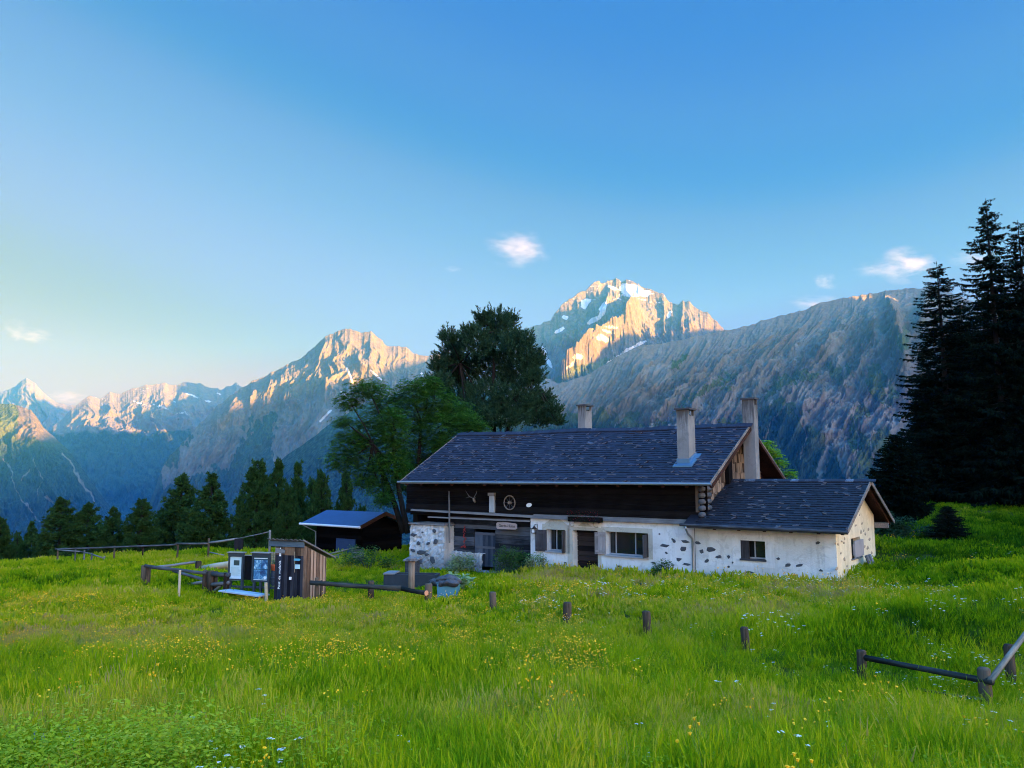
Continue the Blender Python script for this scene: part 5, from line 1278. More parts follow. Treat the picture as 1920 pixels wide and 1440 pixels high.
q.poly([(x1 - .48, .5, ze - .1), (x1 - .48, 3.9, ze - .1), (x1 - .48, yr, zr_ - .1)]); q.build("walls", wood_mat("black_hut_wood", (.0012, .0012, .0015), (.005, .0045, .005), 0, spec=.0), hut)
q = MB(); q.tube([(x0 + .25, -.05, ze - .1), (x0 + .95, .4, ze - .5), (x0 + .95, .45, -.4)], .04, 6); q.build("drainpipe", M['gutter'], hut)
q = MB(); q.box(x1 - 2.6, x1 - .9, .40, .49, .15, 1.0); q.build("blue_tarpaulin", plain_mat("blue_tarp", (.012, .035, .10), .5), hut)
# railing with wire and the pallet beside it
g = G(625, 41); e = empty("wire_railing", g, 0, "pale railing with wire mesh running up behind the shed", "railing")
for a, b, r in (((612, 1040, 41), (652, 1030, 42.5), .04), ((618, 1044.5, 40.6), (640, 1038.5, 41.4), .035), ((611, 1057.5, 40.4), (640, 1050, 41.4), .055), ((652, 1030, 42.5), (672, 1026, 43.5), .03)):
    q = MB(); q.tube([P(*a) - g, P(*b) - g], r, 7); q.build("rail", M['beam_pale'], e)
for px, y0, y1 in ((611.5, 1047, 1058), (623, 1043, 1054), (634.5, 1041, 1052)): q = MB(); q.tube([P(px, y0, 40.9) - g, P(px, y1, 40.9) - g], .03, 6); q.build("upright", M['plank_grey'], e)
q = MB()
for i in range(12): q.tube([P(612 + i * 2, 1047 - i * .55, 41) - g, P(612 + i * 2, 1057 - i * .6, 41) - g], .008, 4)
q.build("wire_mesh", M['gutter'], e)
g = G(668, 40); e = empty("pallet", g, math.radians(-30), "old grey pallet propped beside the hut", "pallet"); hh = topz(660, 1031, 40) - g.z
q = MB()
for i in range(5): q.beam((-.35 + .02 * i, .1 * 0, .1 + i * hh / 5), (.45, .02, .12 + i * hh / 5), .03, .1, (0, 0, 1), 0, rnd.random())
q.build("slats", M['plank_grey'], e); q = MB(); q.beam((-.35, .05, hh), (-.15, .05, -.3), .08, .05, (0, 1, 0)); q.beam((.4, .05, hh - .1), (.4, .05, -.3), .08, .05, (0, 1, 0)); q.build("bearers", M['plank_grey'], e)
# ---------------------------------------------------------------- trees
def cards_mesh(name, P0, D, W, tone):
    """diamond-shaped leaf cards: base point, direction*length, half width vector"""
    n = len(P0); V = np.empty((n, 4, 3), np.float32)
    V[:, 0] = P0; V[:, 1] = P0 + D * .45 + W; V[:, 2] = P0 + D; V[:, 3] = P0 + D * .45 - W
    me = np_mesh(name, V.reshape(-1, 3), np.arange(4 * n).reshape(-1, 4))
    fa = me.attributes.new('tone', 'FLOAT', 'FACE'); fa.data.foreach_set('value', np.asarray(tone, np.float32))
    return me
def unit(v): return v / (np.linalg.norm(v, axis=-1, keepdims=True) + 1e-9)
def perp(D, R):
    w = np.cross(D, R.normal(size=D.shape)); return unit(w)
BARK = wood_mat("bark", (.006, .006, .006), (.028, .026, .024), 2, tone=.2)
FOL = dict(
    arolla=leafmat("arolla_needles", (.010, .032, .009), (.034, .080, .020), .15, .04),
    arolla_dark=leafmat("arolla_needles_dark", (.009, .030, .018), (.028, .068, .034), .15, .03),
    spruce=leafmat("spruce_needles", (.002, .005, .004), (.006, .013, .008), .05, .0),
    rowan=leafmat("rowan_leaves", (.014, .056, .008), (.065, .175, .018), .4, .08),
    bright=leafmat("bright_leaves", (.14, .30, .01), (.26, .42, .03), .5))

def spruce_parts(H, R, seed, fol='spruce', dens=1.0, low=.04, irregular=.35, card=.30):
    r = np.random.RandomState(seed); rr = random.Random(seed)
    mb = MB(); mb.tube([(0, 0, -.5), (.02 * H * .1, 0, H * .5), (0, 0, H)], [H * .018, H * .010, .012], 8)
    Ps, Ds, Ws = [], [], []
    z = H * low
    while z < H * .985:
        f = 1 - z / H; nb = int(9 + 4 * f)
        Lr = R * 1.12 * (f ** .68) + .10
        for k in range(nb):
            zk = z; z = zk + rr.uniform(-.02, .02) * H; az = rr.uniform(0, 6.283); L = Lr * (1 + irregular * (rr.random() - .55) * 1.6)
            if rr.random() < .06: L *= 1.25
            drop = (-.10 - .30 * f * rr.uniform(.6, 1.2)); up = .22
            n = max(5, int(L / .024 * dens)); t = r.uniform(.08, 1, n) ** .8
            rad = t * L; zz = z + drop * rad + up * (t ** 3) * L * .8
            px_ = rad * math.cos(az); py_ = rad * math.sin(az)
            c = np.stack([px_, py_, zz], 1)
            out = np.array([math.cos(az), math.sin(az), 0.0]); side = np.array([-math.sin(az), math.cos(az), 0.0])
            sg = r.choice([-1, 1], n)[:, None]
            spread = (1 - t)[:, None] * .9 + .25
            d = unit(out[None] * r.uniform(.3, 1.0, (n, 1)) + side[None] * sg * spread * r.uniform(.5, 1.2, (n, 1)) + np.array([0, 0, 1.0])[None] * r.uniform(-1.0, .10, (n, 1)))
            ln = card * (0.45 + .75 * f) * r.uniform(.5, 1.25, (n, 1)) * (1.15 - .5 * t[:, None])
            Ps.append(c); Ds.append(d * ln); Ws.append(perp(d, r) * ln * r.uniform(.10, .17, (n, 1)))
            if L > .3: mb.tube([(0, 0, z), (px_.max() * .5 if 0 else math.cos(az) * L * .5, math.sin(az) * L * .5, z + drop * L * .5 + .02), (math.cos(az) * L * .95, math.sin(az) * L * .95, z + drop * L * .95 + up * L * .6)], [.012 + .01 * f * H / 8, .012, .004], 4, cap=False)
            z = zk
        z += H * (.012 + .016 * f) * rr.uniform(.8, 1.2)
    Pn, Dn, Wn = map(np.concatenate, (Ps, Ds, Ws))
    return mb, cards_mesh("needles", Pn, Dn, Wn, r.rand(len(Pn)))
def arolla_parts(H, R, seed, dens=1.0, tuft=.26, low=.06, shape=.75):
    r = np.random.RandomState(seed); rr = random.Random(seed)
    mb = MB(); mb.tube([(0, 0, -.5), (0.05, 0, H * .5), (0, 0, H * .96)], [H * .022, H * .014, .02], 8)
    Ps, Ds, Ws = [], [], []
    z = H * low
    while z < H * .97:
        f = 1 - z / H; Lr = R * min(1.0, (f * 1.25) ** shape) * (1 - .25 * max(0, f - .75) * 4 * .6)
        for k in range(int(4 + 4 * f)):
            az = rr.uniform(0, 6.283); L = Lr * rr.uniform(.6, 1.12)
            nt = max(4, int(L / .06 * dens)); t = r.uniform(.25, 1, nt) ** .7
            rise = .05 + .55 * t ** 2.2
            c = np.stack([t * L * math.cos(az), t * L * math.sin(az), z + rise * L * .75], 1) + r.normal(0, .06 + .04 * L, (nt, 3))
            kk = 14
            cc = np.repeat(c, kk, 0); n = len(cc)
            base = unit(np.array([math.cos(az) * .7, math.sin(az) * .7, .9]))[None]
            d = unit(base + r.normal(0, .62, (n, 3))); ln = tuft * r.uniform(.6, 1.2, (n, 1))
            Ps.append(cc); Ds.append(d * ln); Ws.append(perp(d, r) * ln * r.uniform(.10, .18, (n, 1)))
            mb.tube([(0, 0, z - .05 * L), (math.cos(az) * L * .55, math.sin(az) * L * .55, z + .12 * L), (math.cos(az) * L, math.sin(az) * L, z + .45 * L)], [.02 + .012 * L, .02, .008], 4, cap=False)
        z += H * (.022 + .018 * f) * rr.uniform(.8, 1.2)
    Pn, Dn, Wn = map(np.concatenate, (Ps, Ds, Ws))
    return mb, cards_mesh("needles", Pn, Dn, Wn, r.rand(len(Pn)))
def put_tree(name, parts, fol, loc, rz, scale, label, cat, group, proto=None):
    if proto is None:
        e = empty(name, loc, rz, label, cat, group); e.scale = scale
        mb, me = parts; t = mb.build("trunk", BARK, e); c = link("crown", me, e, FOL[fol]); return e
    e = proto.copy(); C.objects.link(e); e.location = loc; e.rotation_euler = (0, 0, rz); e.scale = scale; tag(e, label, cat, group)
    for ch in proto.children:
        c = ch.copy(); C.objects.link(c); c.parent = e
    return e
# --- young stone pines along the far edge
protos = [put_tree("stone_pine", arolla_parts(8.0, 2.1, 100 + i, 1.0, shape=(.75, .6, .9)[i]), 'arolla', (0, 0, 0), 0, (1, 1, 1), None, None, None) for i in range(3)]
used = set()
PG = "stone pines along the far edge of the meadow"
spots = [(2, 968, 56, 52, 0, "stone pine cut by the left edge of the picture"), (34, 998, 62, 34, 1, "smallest low pine second from the left"), (61, 974, 60, 44, 2, "small pine left of the first broad pine"),
         (117, 932, 57, 84, 0, "broad pine behind the left end of the rail fence"), (168, 944, 58, 70, 1, "rounded pine just right of the broad leftmost clump"), (214, 948, 57, 64, 2, "pointed pine between the rounded pine and the airy one"),
         (267, 936, 55, 60, 1, "airy pine with separated upswept boughs"), (343, 888, 58, 96, 0, "tall pine left of the widest pair"), (398, 884, 56, 98, 2, "tall broad pine right of the widest pair"), (306, 955, 60, 56, 1, "low pine filling the gap before the tall pair"),
         (484, 864, 56, 80, 1, "slim-topped pine left of the hut group"), (522, 860, 58, 70, 0, "tall dark pine second in the hut group"), (560, 861, 60, 72, 2, "tall dark pine third in the hut group"), (604, 880, 58, 68, 0, "dark pine behind the blue roof"),
         (650, 884, 60, 52, 1, "thin pine right of the hut group"), (452, 925, 60, 46, 2, "low pine at the foot of the hut group"), (585, 900, 64, 60, 1, "dark pine half hidden between two taller ones"), (505, 900, 63, 60, 2, "pine half hidden in the hut group"), (540, 905, 55, 56, 0, "low dark pine just left of the hut"), (680, 950, 64, 50, 1, "small pine behind the ridge of the hut"), (240, 985, 60, 44, 0, "bushy low pine left of the airy pine"), (140, 985, 60, 50, 2, "bushy low pine under the broad pine"), (375, 960, 55, 60, 1, "low pine between the tall pair")]
for i, (px, py, D, wpx, k, lab) in enumerate(spots):
    g = G(px, D); top = P(px, py, D).z; h = top - g.z + .3; w = wpx * 1.2 * D / F / 2
    s_ = (w / 2.1, w / 2.1, h / 8.0); loc = Vector((P(px, py, D).x, g.y, g.z - .3)); rz = (i * 2.4) % 6.28
    if k not in used:
        used.add(k); e = protos[k]; e.location = loc; e.rotation_euler = (0, 0, rz); e.scale = s_; tag(e, lab, "pine tree", PG)
    else: put_tree("stone_pine", None, None, loc, rz, s_, lab, "pine tree", PG, protos[k])
# --- spruces on the right
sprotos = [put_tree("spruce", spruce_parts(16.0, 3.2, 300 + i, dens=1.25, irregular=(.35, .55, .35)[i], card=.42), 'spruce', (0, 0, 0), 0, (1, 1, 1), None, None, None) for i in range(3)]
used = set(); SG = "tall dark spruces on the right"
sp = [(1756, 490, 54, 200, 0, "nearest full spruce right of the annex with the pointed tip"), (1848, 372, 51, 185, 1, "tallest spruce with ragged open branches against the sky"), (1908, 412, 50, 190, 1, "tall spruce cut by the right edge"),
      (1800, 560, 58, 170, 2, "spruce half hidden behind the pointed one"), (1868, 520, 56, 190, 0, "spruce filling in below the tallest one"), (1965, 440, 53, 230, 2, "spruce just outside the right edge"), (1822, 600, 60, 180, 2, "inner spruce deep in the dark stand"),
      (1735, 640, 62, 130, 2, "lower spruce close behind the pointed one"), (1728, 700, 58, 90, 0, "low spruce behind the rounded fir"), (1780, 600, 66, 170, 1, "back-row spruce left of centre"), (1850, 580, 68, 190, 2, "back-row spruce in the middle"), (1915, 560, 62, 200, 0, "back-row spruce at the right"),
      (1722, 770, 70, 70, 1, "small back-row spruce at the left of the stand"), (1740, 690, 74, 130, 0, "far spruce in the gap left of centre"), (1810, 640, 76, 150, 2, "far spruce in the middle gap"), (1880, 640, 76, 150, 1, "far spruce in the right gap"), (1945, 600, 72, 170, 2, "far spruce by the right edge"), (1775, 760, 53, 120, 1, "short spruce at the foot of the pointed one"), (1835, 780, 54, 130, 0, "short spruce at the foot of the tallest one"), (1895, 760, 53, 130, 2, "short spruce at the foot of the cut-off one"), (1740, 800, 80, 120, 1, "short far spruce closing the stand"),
      (2120, 300, 37, 330, 0, "unseen spruce added to shade the right meadow, rear"), (2230, 250, 31, 340, 1, "unseen spruce added to shade the right meadow, middle"), (2420, 200, 25, 380, 2, "unseen spruce added to shade the right meadow, front")]  # these three stand out of view, added to shade the right meadow
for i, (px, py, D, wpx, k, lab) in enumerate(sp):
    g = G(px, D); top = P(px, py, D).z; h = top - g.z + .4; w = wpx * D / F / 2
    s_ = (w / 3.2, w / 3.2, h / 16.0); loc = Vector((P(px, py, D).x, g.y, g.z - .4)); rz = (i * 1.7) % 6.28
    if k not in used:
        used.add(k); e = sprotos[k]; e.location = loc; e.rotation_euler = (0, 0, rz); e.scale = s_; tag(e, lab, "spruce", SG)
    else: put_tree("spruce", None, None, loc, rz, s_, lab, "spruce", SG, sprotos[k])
# rounded fir, sapling
g = G(1686, 45); h = P(1686, 803, 45).z - g.z
def round_fir():
    mb, me = spruce_parts(6.0, 1.5, 411, dens=2.0, irregular=.12, card=.34)
    V = np.empty(len(me.vertices) * 3, np.float32); me.vertices.foreach_get('co', V); V = V.reshape(-1, 3)
    t = np.clip(V[:, 2] / 6, 0, 1); f = (np.sqrt(np.clip(1 - t ** 2.6, 0, 1)) * 1.35) / (np.maximum(1 - t, .06) ** .85 * 1.0) ; f = np.clip(f, 0, 2.4)
    V[:, 0] *= f; V[:, 1] *= f; me.vertices.foreach_set('co', V.ravel()); me.update(); return mb, me
put_tree("round_fir", round_fir(), 'spruce', g - Vector((-.15, 0, .3)), 0, (.62, .62, h / 6.0), "dense rounded fir right beside the annex gable", "fir tree", None)
g = G(1781, 34); h = P(1781, 944, 34).z - g.z
put_tree("sapling", spruce_parts(2.0, .75, 421, dens=2.2, card=.16), 'spruce', g - Vector((0, 0, .1)), 0, (1, 1, h / 2.0), "small dark fir sapling alone on the right meadow", "sapling", None)
for px, py, D, w, lab in ((1700, 1000, 35, 1.6, "low dark juniper spreading behind the annex gable"), (1660, 985, 37, 1.2, "dark juniper beside the annex back eave")):
    g = G(px, D); shrub("juniper", g, w, .9, P(px, py - 25, D).z - g.z, 5200, .12, 'dark', lab, px, "juniper", "junipers under the spruces")
    
# --- clump-built crowns
def clump_tree(name, base, clumps, fol, style, seed, label, cat, stems, group=None, n_spray=1.0, leaf=.16, depth=1.3):
    """clumps (px, py, rx, ry) in photo pixels at distance D of the base"""
    r = np.random.RandomState(seed); rr = random.Random(seed); e = empty(name, base, 0, label, cat, group); D0 = base.y
    Ps, Ds, Ws = [], [], []; mb = MB(); k_ = D0 / F
    for ci, cl in enumerate(clumps):
        px, py, rx, ry = cl[:4]; dy = cl[4] if len(cl) > 4 else rr.uniform(-depth, depth)
        c = P(px, py, D0 + dy) - base; RX, RY = rx * k_, ry * k_
        st = stems[min(range(len(stems)), key=lambda j: (Vector(stems[j][-1]) - c).length)]
        a = Vector(st[-1]); m_ = (a + c) / 2 + Vector((rr.uniform(-.2, .2), rr.uniform(-.2, .2), -.25 * (c - a).length * .3))
        mb.tube([a, m_, c, c + Vector((rr.uniform(-.5, .5) * RX, 0, RY * .6))], [.06, .045, .025, .008], 6, cap=False)
        ns = int(n_spray * 26 * (RX * RY) ** .8 * (3 if style == 'arolla' else 5.5)) + 30
        v = unit(r.normal(size=(ns, 3))); rad = r.uniform(.25, 1.0, (ns, 1)) ** .6 * (1 + .35 * r.normal(size=(ns, 1)) * .45)
        pts = np.array(c)[None] + v * rad * np.array([RX, RX * .9, RY])[None]
        if style == 'arolla':
            # upswept twig with a brush of needles
            kk = 30; ns2 = int(len(pts) * 1.0); pts = pts[:ns2]; vv_ = v[:ns2]
            base_d = unit(vv_ * np.array([.8, .8, .35]) + np.array([0, 0, .85]) + r.normal(0, .18, vv_.shape)); Ls = r.uniform(.35, .95, (ns2, 1)) * leaf * 2.6
            cc = np.repeat(pts, kk, 0); bd = np.repeat(base_d, kk, 0); Lr = np.repeat(Ls, kk, 0); n = len(cc); tt = r.uniform(0, 1, (n, 1)) ** .8
            d = unit(bd * .9 + r.normal(0, .55, (n, 3)) * (1.15 - .6 * tt)); ln = leaf * .62 * r.uniform(.6, 1.2, (n, 1))
            Ps.append(cc + bd * tt * Lr); Ds.append(d * ln); Ws.append(perp(d, r) * ln * r.uniform(.09, .16, (n, 1)))
        else:
            # pinnate spray: leaflets along a drooping stalk
            kk = 12; a2 = r.uniform(0, 6.283, ns); el = r.uniform(-.45, .25, ns); sd = np.stack([np.cos(a2), np.sin(a2), el], 1); sd = unit(sd + v * .5 * np.array([1, 1, .2])); side = unit(np.cross(sd, np.array([0, 0, 1.0])))
            t = np.tile(np.linspace(.1, 1, kk), ns)[:, None]; sg = np.tile(np.where(np.arange(kk) % 2 == 0, 1, -1), ns)[:, None]
            cc = np.repeat(pts, kk, 0); sdr = np.repeat(sd, kk, 0); sir = np.repeat(side, kk, 0); ln = leaf * r.uniform(.7, 1.2, (len(cc), 1))
            Ps.append(cc + sdr * t * leaf * 3.0 + np.array([0, 0, -1.0]) * t ** 2 * leaf * .6)
            d = unit(sdr * .6 + sir * sg * 1.0 + r.normal(0, .22, (len(cc), 3)) + np.array([0, 0, -.15])); Ds.append(d * ln)
            w = unit(np.cross(d, np.array([0, 0, 1.0])) + r.normal(0, .25, d.shape)); Ws.append(w * ln * .24)
        for _ in range(3):
            q = c + Vector((rr.uniform(-1, 1) * RX, rr.uniform(-1, 1) * RX, rr.uniform(-.4, .9) * RY)); mb.tube([c, (c + q) / 2 + Vector((0, 0, -.05)), q], [.022, .014, .004], 4, cap=False)
    for st in stems: mb.tube([Vector(p) for p in st], [.17 - .09 * i / (len(st) - 1) for i in range(len(st))], 8)
    mb.build("trunk", BARK, e, True)
    Pn, Dn, Wn = map(np.concatenate, (Ps, Ds, Ws)); link("crown", cards_mesh("leaves", Pn, Dn, Wn, r.rand(len(Pn))), e, FOL[fol]); return e
b = G(757, 43)
def S(*pp): return [tuple(P(x, y, 43) - b) for x, y in pp]
clump_tree("rowan", b, [(690, 728, 38, 20), (655, 752, 26, 18), (725, 758, 36, 30), (645, 790, 16, 10), (655, 830, 34, 26), (695, 810, 42, 42), (738, 800, 30, 42), (640, 862, 28, 20), (690, 868, 44, 28), (735, 870, 34, 34), (712, 912, 26, 18), (760, 905, 22, 20), (680, 900, 22, 14), (720, 935, 16, 14)], 'rowan', 'leaf', 51,
           "left broadleaf tree with leaning stems beside the hut", "broadleaf tree", [S((757, 1000), (735, 930), (715, 880), (698, 830)), S((765, 1000), (750, 930), (742, 880), (735, 810))], "broadleaf trees left of the farmhouse", n_spray=4.0, leaf=.125, depth=1.6)
b = G(800, 45.5)
def S(*pp): return [tuple(P(x, y, 45.5) - b) for x, y in pp]
clump_tree("rowan", b, [(772, 735, 30, 28), (800, 718, 24, 16), (815, 750, 36, 30), (850, 772, 36, 24), (775, 785, 36, 40), (822, 800, 44, 36), (872, 790, 30, 20), (790, 845, 44, 34), (845, 840, 40, 28), (895, 800, 20, 12), (770, 880, 30, 22), (745, 840, 22, 26), (820, 880, 40, 24)], 'rowan', 'leaf', 57,
           "right broadleaf tree rising over the corner of the farmhouse roof", "broadleaf tree", [S((790, 1000), (783, 920), (786, 850), (790, 790)), S((812, 1000), (815, 900), (825, 830))], "broadleaf trees left of the farmhouse", n_spray=4.0, leaf=.125, depth=1.6)
b = G(930, 52)
def S(*pp): return [tuple(P(x, y, 52) - b) for x, y in pp]
clump_tree("tall_stone_pine", b, [(930, 606, 22, 20), (912, 625, 20, 22), (948, 630, 20, 22), (893, 648, 24, 28), (860, 650, 16, 14), (845, 668, 20, 20), (930, 655, 30, 30), (968, 652, 26, 24), (990, 680, 22, 24), (870, 690, 32, 26), (920, 700, 44, 38), (970, 705, 38, 34), (1000, 715, 14, 16), (842, 705, 26, 20), (822, 725, 18, 14),
                             (860, 740, 40, 30), (910, 755, 46, 34), (965, 755, 44, 32), (1000, 765, 28, 22), (1022, 752, 9, 14), (1030, 788, 18, 9), (1010, 790, 24, 16), (940, 790, 50, 24), (880, 790, 50, 24), (905, 600, 9, 10), (955, 603, 10, 12), (982, 643, 11, 13), (1006, 680, 9, 14), (843, 637, 11, 12), (822, 690, 11, 11), (1040, 772, 7, 8), (1046, 796, 6, 4), (880, 628, 9, 9)], 'arolla_dark', 'arolla', 61,
           "tallest dark stone pine with many tips behind the farmhouse roof", "pine tree", [S((930, 1000), (928, 850), (925, 720), (928, 620)), S((940, 850), (965, 760), (985, 690)), S((915, 850), (880, 760), (862, 680))], n_spray=2.5, leaf=.32, depth=2.2)
b = G(1455, 46)
def S(*pp): return [tuple(P(x, y, 46) - b) for x, y in pp]
clump_tree("bright_tree", b, [(1436, 834, 7, 9), (1446, 850, 8, 11), (1458, 868, 7, 9), (1479, 889, 5, 9)], 'bright', 'leaf', 71, "bright green tree tip peeping out behind the gable chimney", "tree", [S((1455, 1000), (1455, 900))], n_spray=3, leaf=.16, depth=.3)

# ---------------------------------------------------------------- clouds
def cloud_mat(dens, fluff, seed=0.0):
    m = bpy.data.materials.new("cloud_vapour"); m.use_nodes = True; nt = m.node_tree; nt.nodes.remove(nt.nodes['Principled BSDF']); s = N(nt)
    v = s.coord('Object'); ln = s.n('ShaderNodeVectorMath', operation='LENGTH')
    nz = s.n('ShaderNodeTexNoise'); nz.inputs['Scale'].default_value = 1.1; nz.inputs['Detail'].default_value = 4; s.l(s.coord('Object', (1, 1, 1.5), (0, 0, 0), (seed, seed * 2, 0)), nz.inputs['Vector'])
    m1 = s.n('ShaderNodeVectorMath', operation='MULTIPLY_ADD'); m1.inputs[1].default_value = (4.0, 4.0, 3.4); m1.inputs[2].default_value = (-2.0, -2.0, -1.7); s.l(nz.outputs['Color'], m1.inputs[0])
    m2 = s.n('ShaderNodeVectorMath', operation='ADD'); s.l(v, m2.inputs[0]); s.l(m1.outputs[0], m2.inputs[1]); s.l(m2.outputs[0], ln.inputs[0])
    fade = s.n('ShaderNodeVectorMath', operation='LENGTH'); s.l(v, fade.inputs[0])
    n1 = s.noise(s.coord('Object', (1.0, 1.0, 1.6)), 1.7, 6, .68, .9)
    f = s.math('SUBTRACT', s.math('ADD', s.math('SUBTRACT', 1.0, ln.outputs['Value']), s.math('MULTIPLY', s.math('SUBTRACT', n1, .5), fluff)), .12)
    d = s.math('MULTIPLY', s.math('MULTIPLY', s.math('MAXIMUM', f, 0.0), s.math('MAXIMUM', s.math('SUBTRACT', 1.0, fade.outputs['Value']), 0.0)), dens)
    vp = s.n('ShaderNodeVolumePrincipled'); vp.inputs['Color'].default_value = (.98, .97, .97, 1); s.l(d, vp.inputs['Density']); vp.inputs['Anisotropy'].default_value = 0.2
    s.l(vp.outputs[0], nt.nodes['Material Output'].inputs['Volume']); return m
CM = cloud_mat(.0035, 1.6, 3.0); CM2 = cloud_mat(.0014, 2.0, 8.0)
bm = bmesh.new(); bmesh.ops.create_icosphere(bm, subdivisions=3, radius=1.0); cme = bpy.data.meshes.new("cloud"); bm.to_mesh(cme); bm.free()
CL = [(972, 466, 52, 32, 13500, CM, "small fluffy cloud above the snowy massif"), (27, 622, 20, 22, 13200, CM, "left lobe of the small cloud at the left edge"), (62, 630, 30, 14, 13600, CM, "right lobe of the small cloud at the left edge"), (1546, 529, 22, 16, 13200, CM, "tiny cloud over the long ridge"),
      (1705, 498, 52, 30, 13500, CM, "larger thin cloud left of the spruces"), (1640, 505, 40, 12, 13800, CM2, "faint wisp left of the larger thin cloud"), (1525, 568, 44, 14, 14200, CM2, "faint wisp touching the ridge"), (1830, 485, 44, 18, 13300, CM2, "cloud wisp seen between the spruces"),
      (128, 745, 32, 13, 12800, CM, "low cloud resting behind the pointed far peak"), (852, 505, 18, 6, 13400, CM2, "faintest tiny wisp left of the fluffy cloud")]
for px, py, rx, ry, D, m, lab in CL:
    me = cme.copy(); o = link("cloud", me, None, cloud_mat(.0011 if m is CM else .0005, 1.8, px * .013)); p = P(px, py, D); k = D / F; o.location = p; o.scale = (rx * k * 1.45, rx * k * 1.0, ry * k * 1.4); o.rotation_euler = (0, 0, .3); tag(o, lab, "cloud", "small clouds in the blue sky")
# ---------------------------------------------------------------- grass and flowers
def tuft(seed, n, h, spread, width, bend, seedhead=0.0, broad=False):
    r = np.random.RandomState(seed); V = []; Fq = []; T = []
    for i in range(n):
        a = r.uniform(0, 6.283); rad = spread * math.sqrt(r.rand()); x0, y0 = rad * math.cos(a), rad * math.sin(a)
        hh = h * r.uniform(.45, 1.1); az = r.uniform(0, 6.283); b = bend * r.uniform(.3, 1.3) * hh; w = width * r.uniform(.6, 1.3); fa = r.uniform(0, 6.283)
        dx, dy = math.cos(az), math.sin(az); wx, wy = math.cos(fa) * w, math.sin(fa) * w; o = len(V)
        for t, ww in ((0, .8), (.4, 1.0), (.75, .7), (1.0, .08)):
            cx, cy, cz = x0 + dx * b * t * t, y0 + dy * b * t * t, hh * t * (1 - .15 * t * bend)
            V += [(cx - wx * ww, cy - wy * ww, cz), (cx + wx * ww, cy + wy * ww, cz)]
        tn = r.rand()
        for k in range(3): Fq.append((o + 2 * k, o + 2 * k + 1, o + 2 * k + 3, o + 2 * k + 2)); T.append(tn * .8)
        if r.rand() < seedhead:
            tx, ty, tz = x0 + dx * b, y0 + dy * b, hh * (1 - .15 * bend); o = len(V); sw = w * 3.6
            V += [(tx - sw, ty, tz - .09), (tx + sw, ty, tz - .09), (tx + sw * .3 + dx * .03, ty + dy * .03, tz + .05), (tx - sw * .3 + dx * .03, ty + dy * .03, tz + .05)]; Fq.append((o, o + 1, o + 2, o + 3)); T.append(1.2)
            o = len(V); V += [(tx, ty - sw, tz - .09), (tx, ty + sw, tz - .09), (tx + dx * .03, ty + sw * .3, tz + .05), (tx + dx * .03, ty - sw * .3, tz + .05)]; Fq.append((o, o + 1, o + 2, o + 3)); T.append(1.2)
    me = np_mesh("grass_tuft", np.array(V), np.array(Fq)); fa = me.attributes.new('tone', 'FLOAT', 'FACE'); fa.data.foreach_set('value', np.array(T, np.float32)); return me
def herb(seed, n, h, spread, leaf):
    r = np.random.RandomState(seed); Ps = np.stack([r.normal(0, spread * .5, n), r.normal(0, spread * .5, n), r.uniform(.1, 1, n) * h], 1)
    a = r.uniform(0, 6.283, n); D = np.stack([np.cos(a), np.sin(a), r.uniform(-.3, .5, n)], 1) * leaf * r.uniform(.6, 1.2, (n, 1)); w = unit(np.cross(D, np.array([0, 0, 1.0]))) * leaf * .28
    return cards_mesh("herb_tuft", Ps, D, w, r.rand(n) * .8)
def flower(seed, kind):
    r = np.random.RandomState(seed); mb = MB(); n = 5 if kind != 'umbel' else 3
    for i in range(n):
        a = r.uniform(0, 6.283); rad = .18 * r.rand(); x, y = rad * math.cos(a), rad * math.sin(a); h = r.uniform(.30, .48) + (.08 if kind == 'umbel' else 0)
        lx, ly = r.normal(0, .04, 2); mb.tube([(x, y, 0), (x + lx * .4, y + ly * .4, h * .5), (x + lx, y + ly, h)], [.0025, .002, .0015], 3, 0, False)
        x, y = x + lx, y + ly
        if kind == 'yellow':
            R_ = r.uniform(.010, .018); t1, t2 = r.normal(0, .4, 2)
            mb.poly([(x + R_ * math.cos(k * 1.047), y + R_ * math.sin(k * 1.047), h + (math.cos(k * 1.047) * t1 + math.sin(k * 1.047) * t2) * R_) for k in range(6)], 1); mb.tube([(x, y, h - .012), (x, y, h + .004)], [.004, .010], 5, 1, True)
        elif kind == 'umbel':
            R_ = r.uniform(.016, .034)
            for k in range(16):
                q = r.uniform(0, 6.283); rr_ = R_ * math.sqrt(r.rand()); cx, cy = x + rr_ * math.cos(q), y + rr_ * math.sin(q); cz = h + .02 - rr_ * .25; s_ = r.uniform(.004, .008)
                mb.quad((cx - s_, cy - s_, cz), (cx + s_, cy - s_, cz + r.normal(0, .003)), (cx + s_, cy + s_, cz), (cx - s_, cy + s_, cz + r.normal(0, .003)), 1)
                if k % 4 == 0: mb._add([(x, y, h - .05), (cx, cy, cz), (cx + .002, cy, cz)], [(0, 1, 2)], 0)
        else:
            for k in range(10):
                zz = h - .10 + k * .012; q = r.uniform(0, 6.283); mb.quad((x, y, zz), (x + .012 * math.cos(q), y + .012 * math.sin(q), zz), (x + .012 * math.cos(q), y + .012 * math.sin(q), zz + .014), (x, y, zz + .014), 1)
    return mb
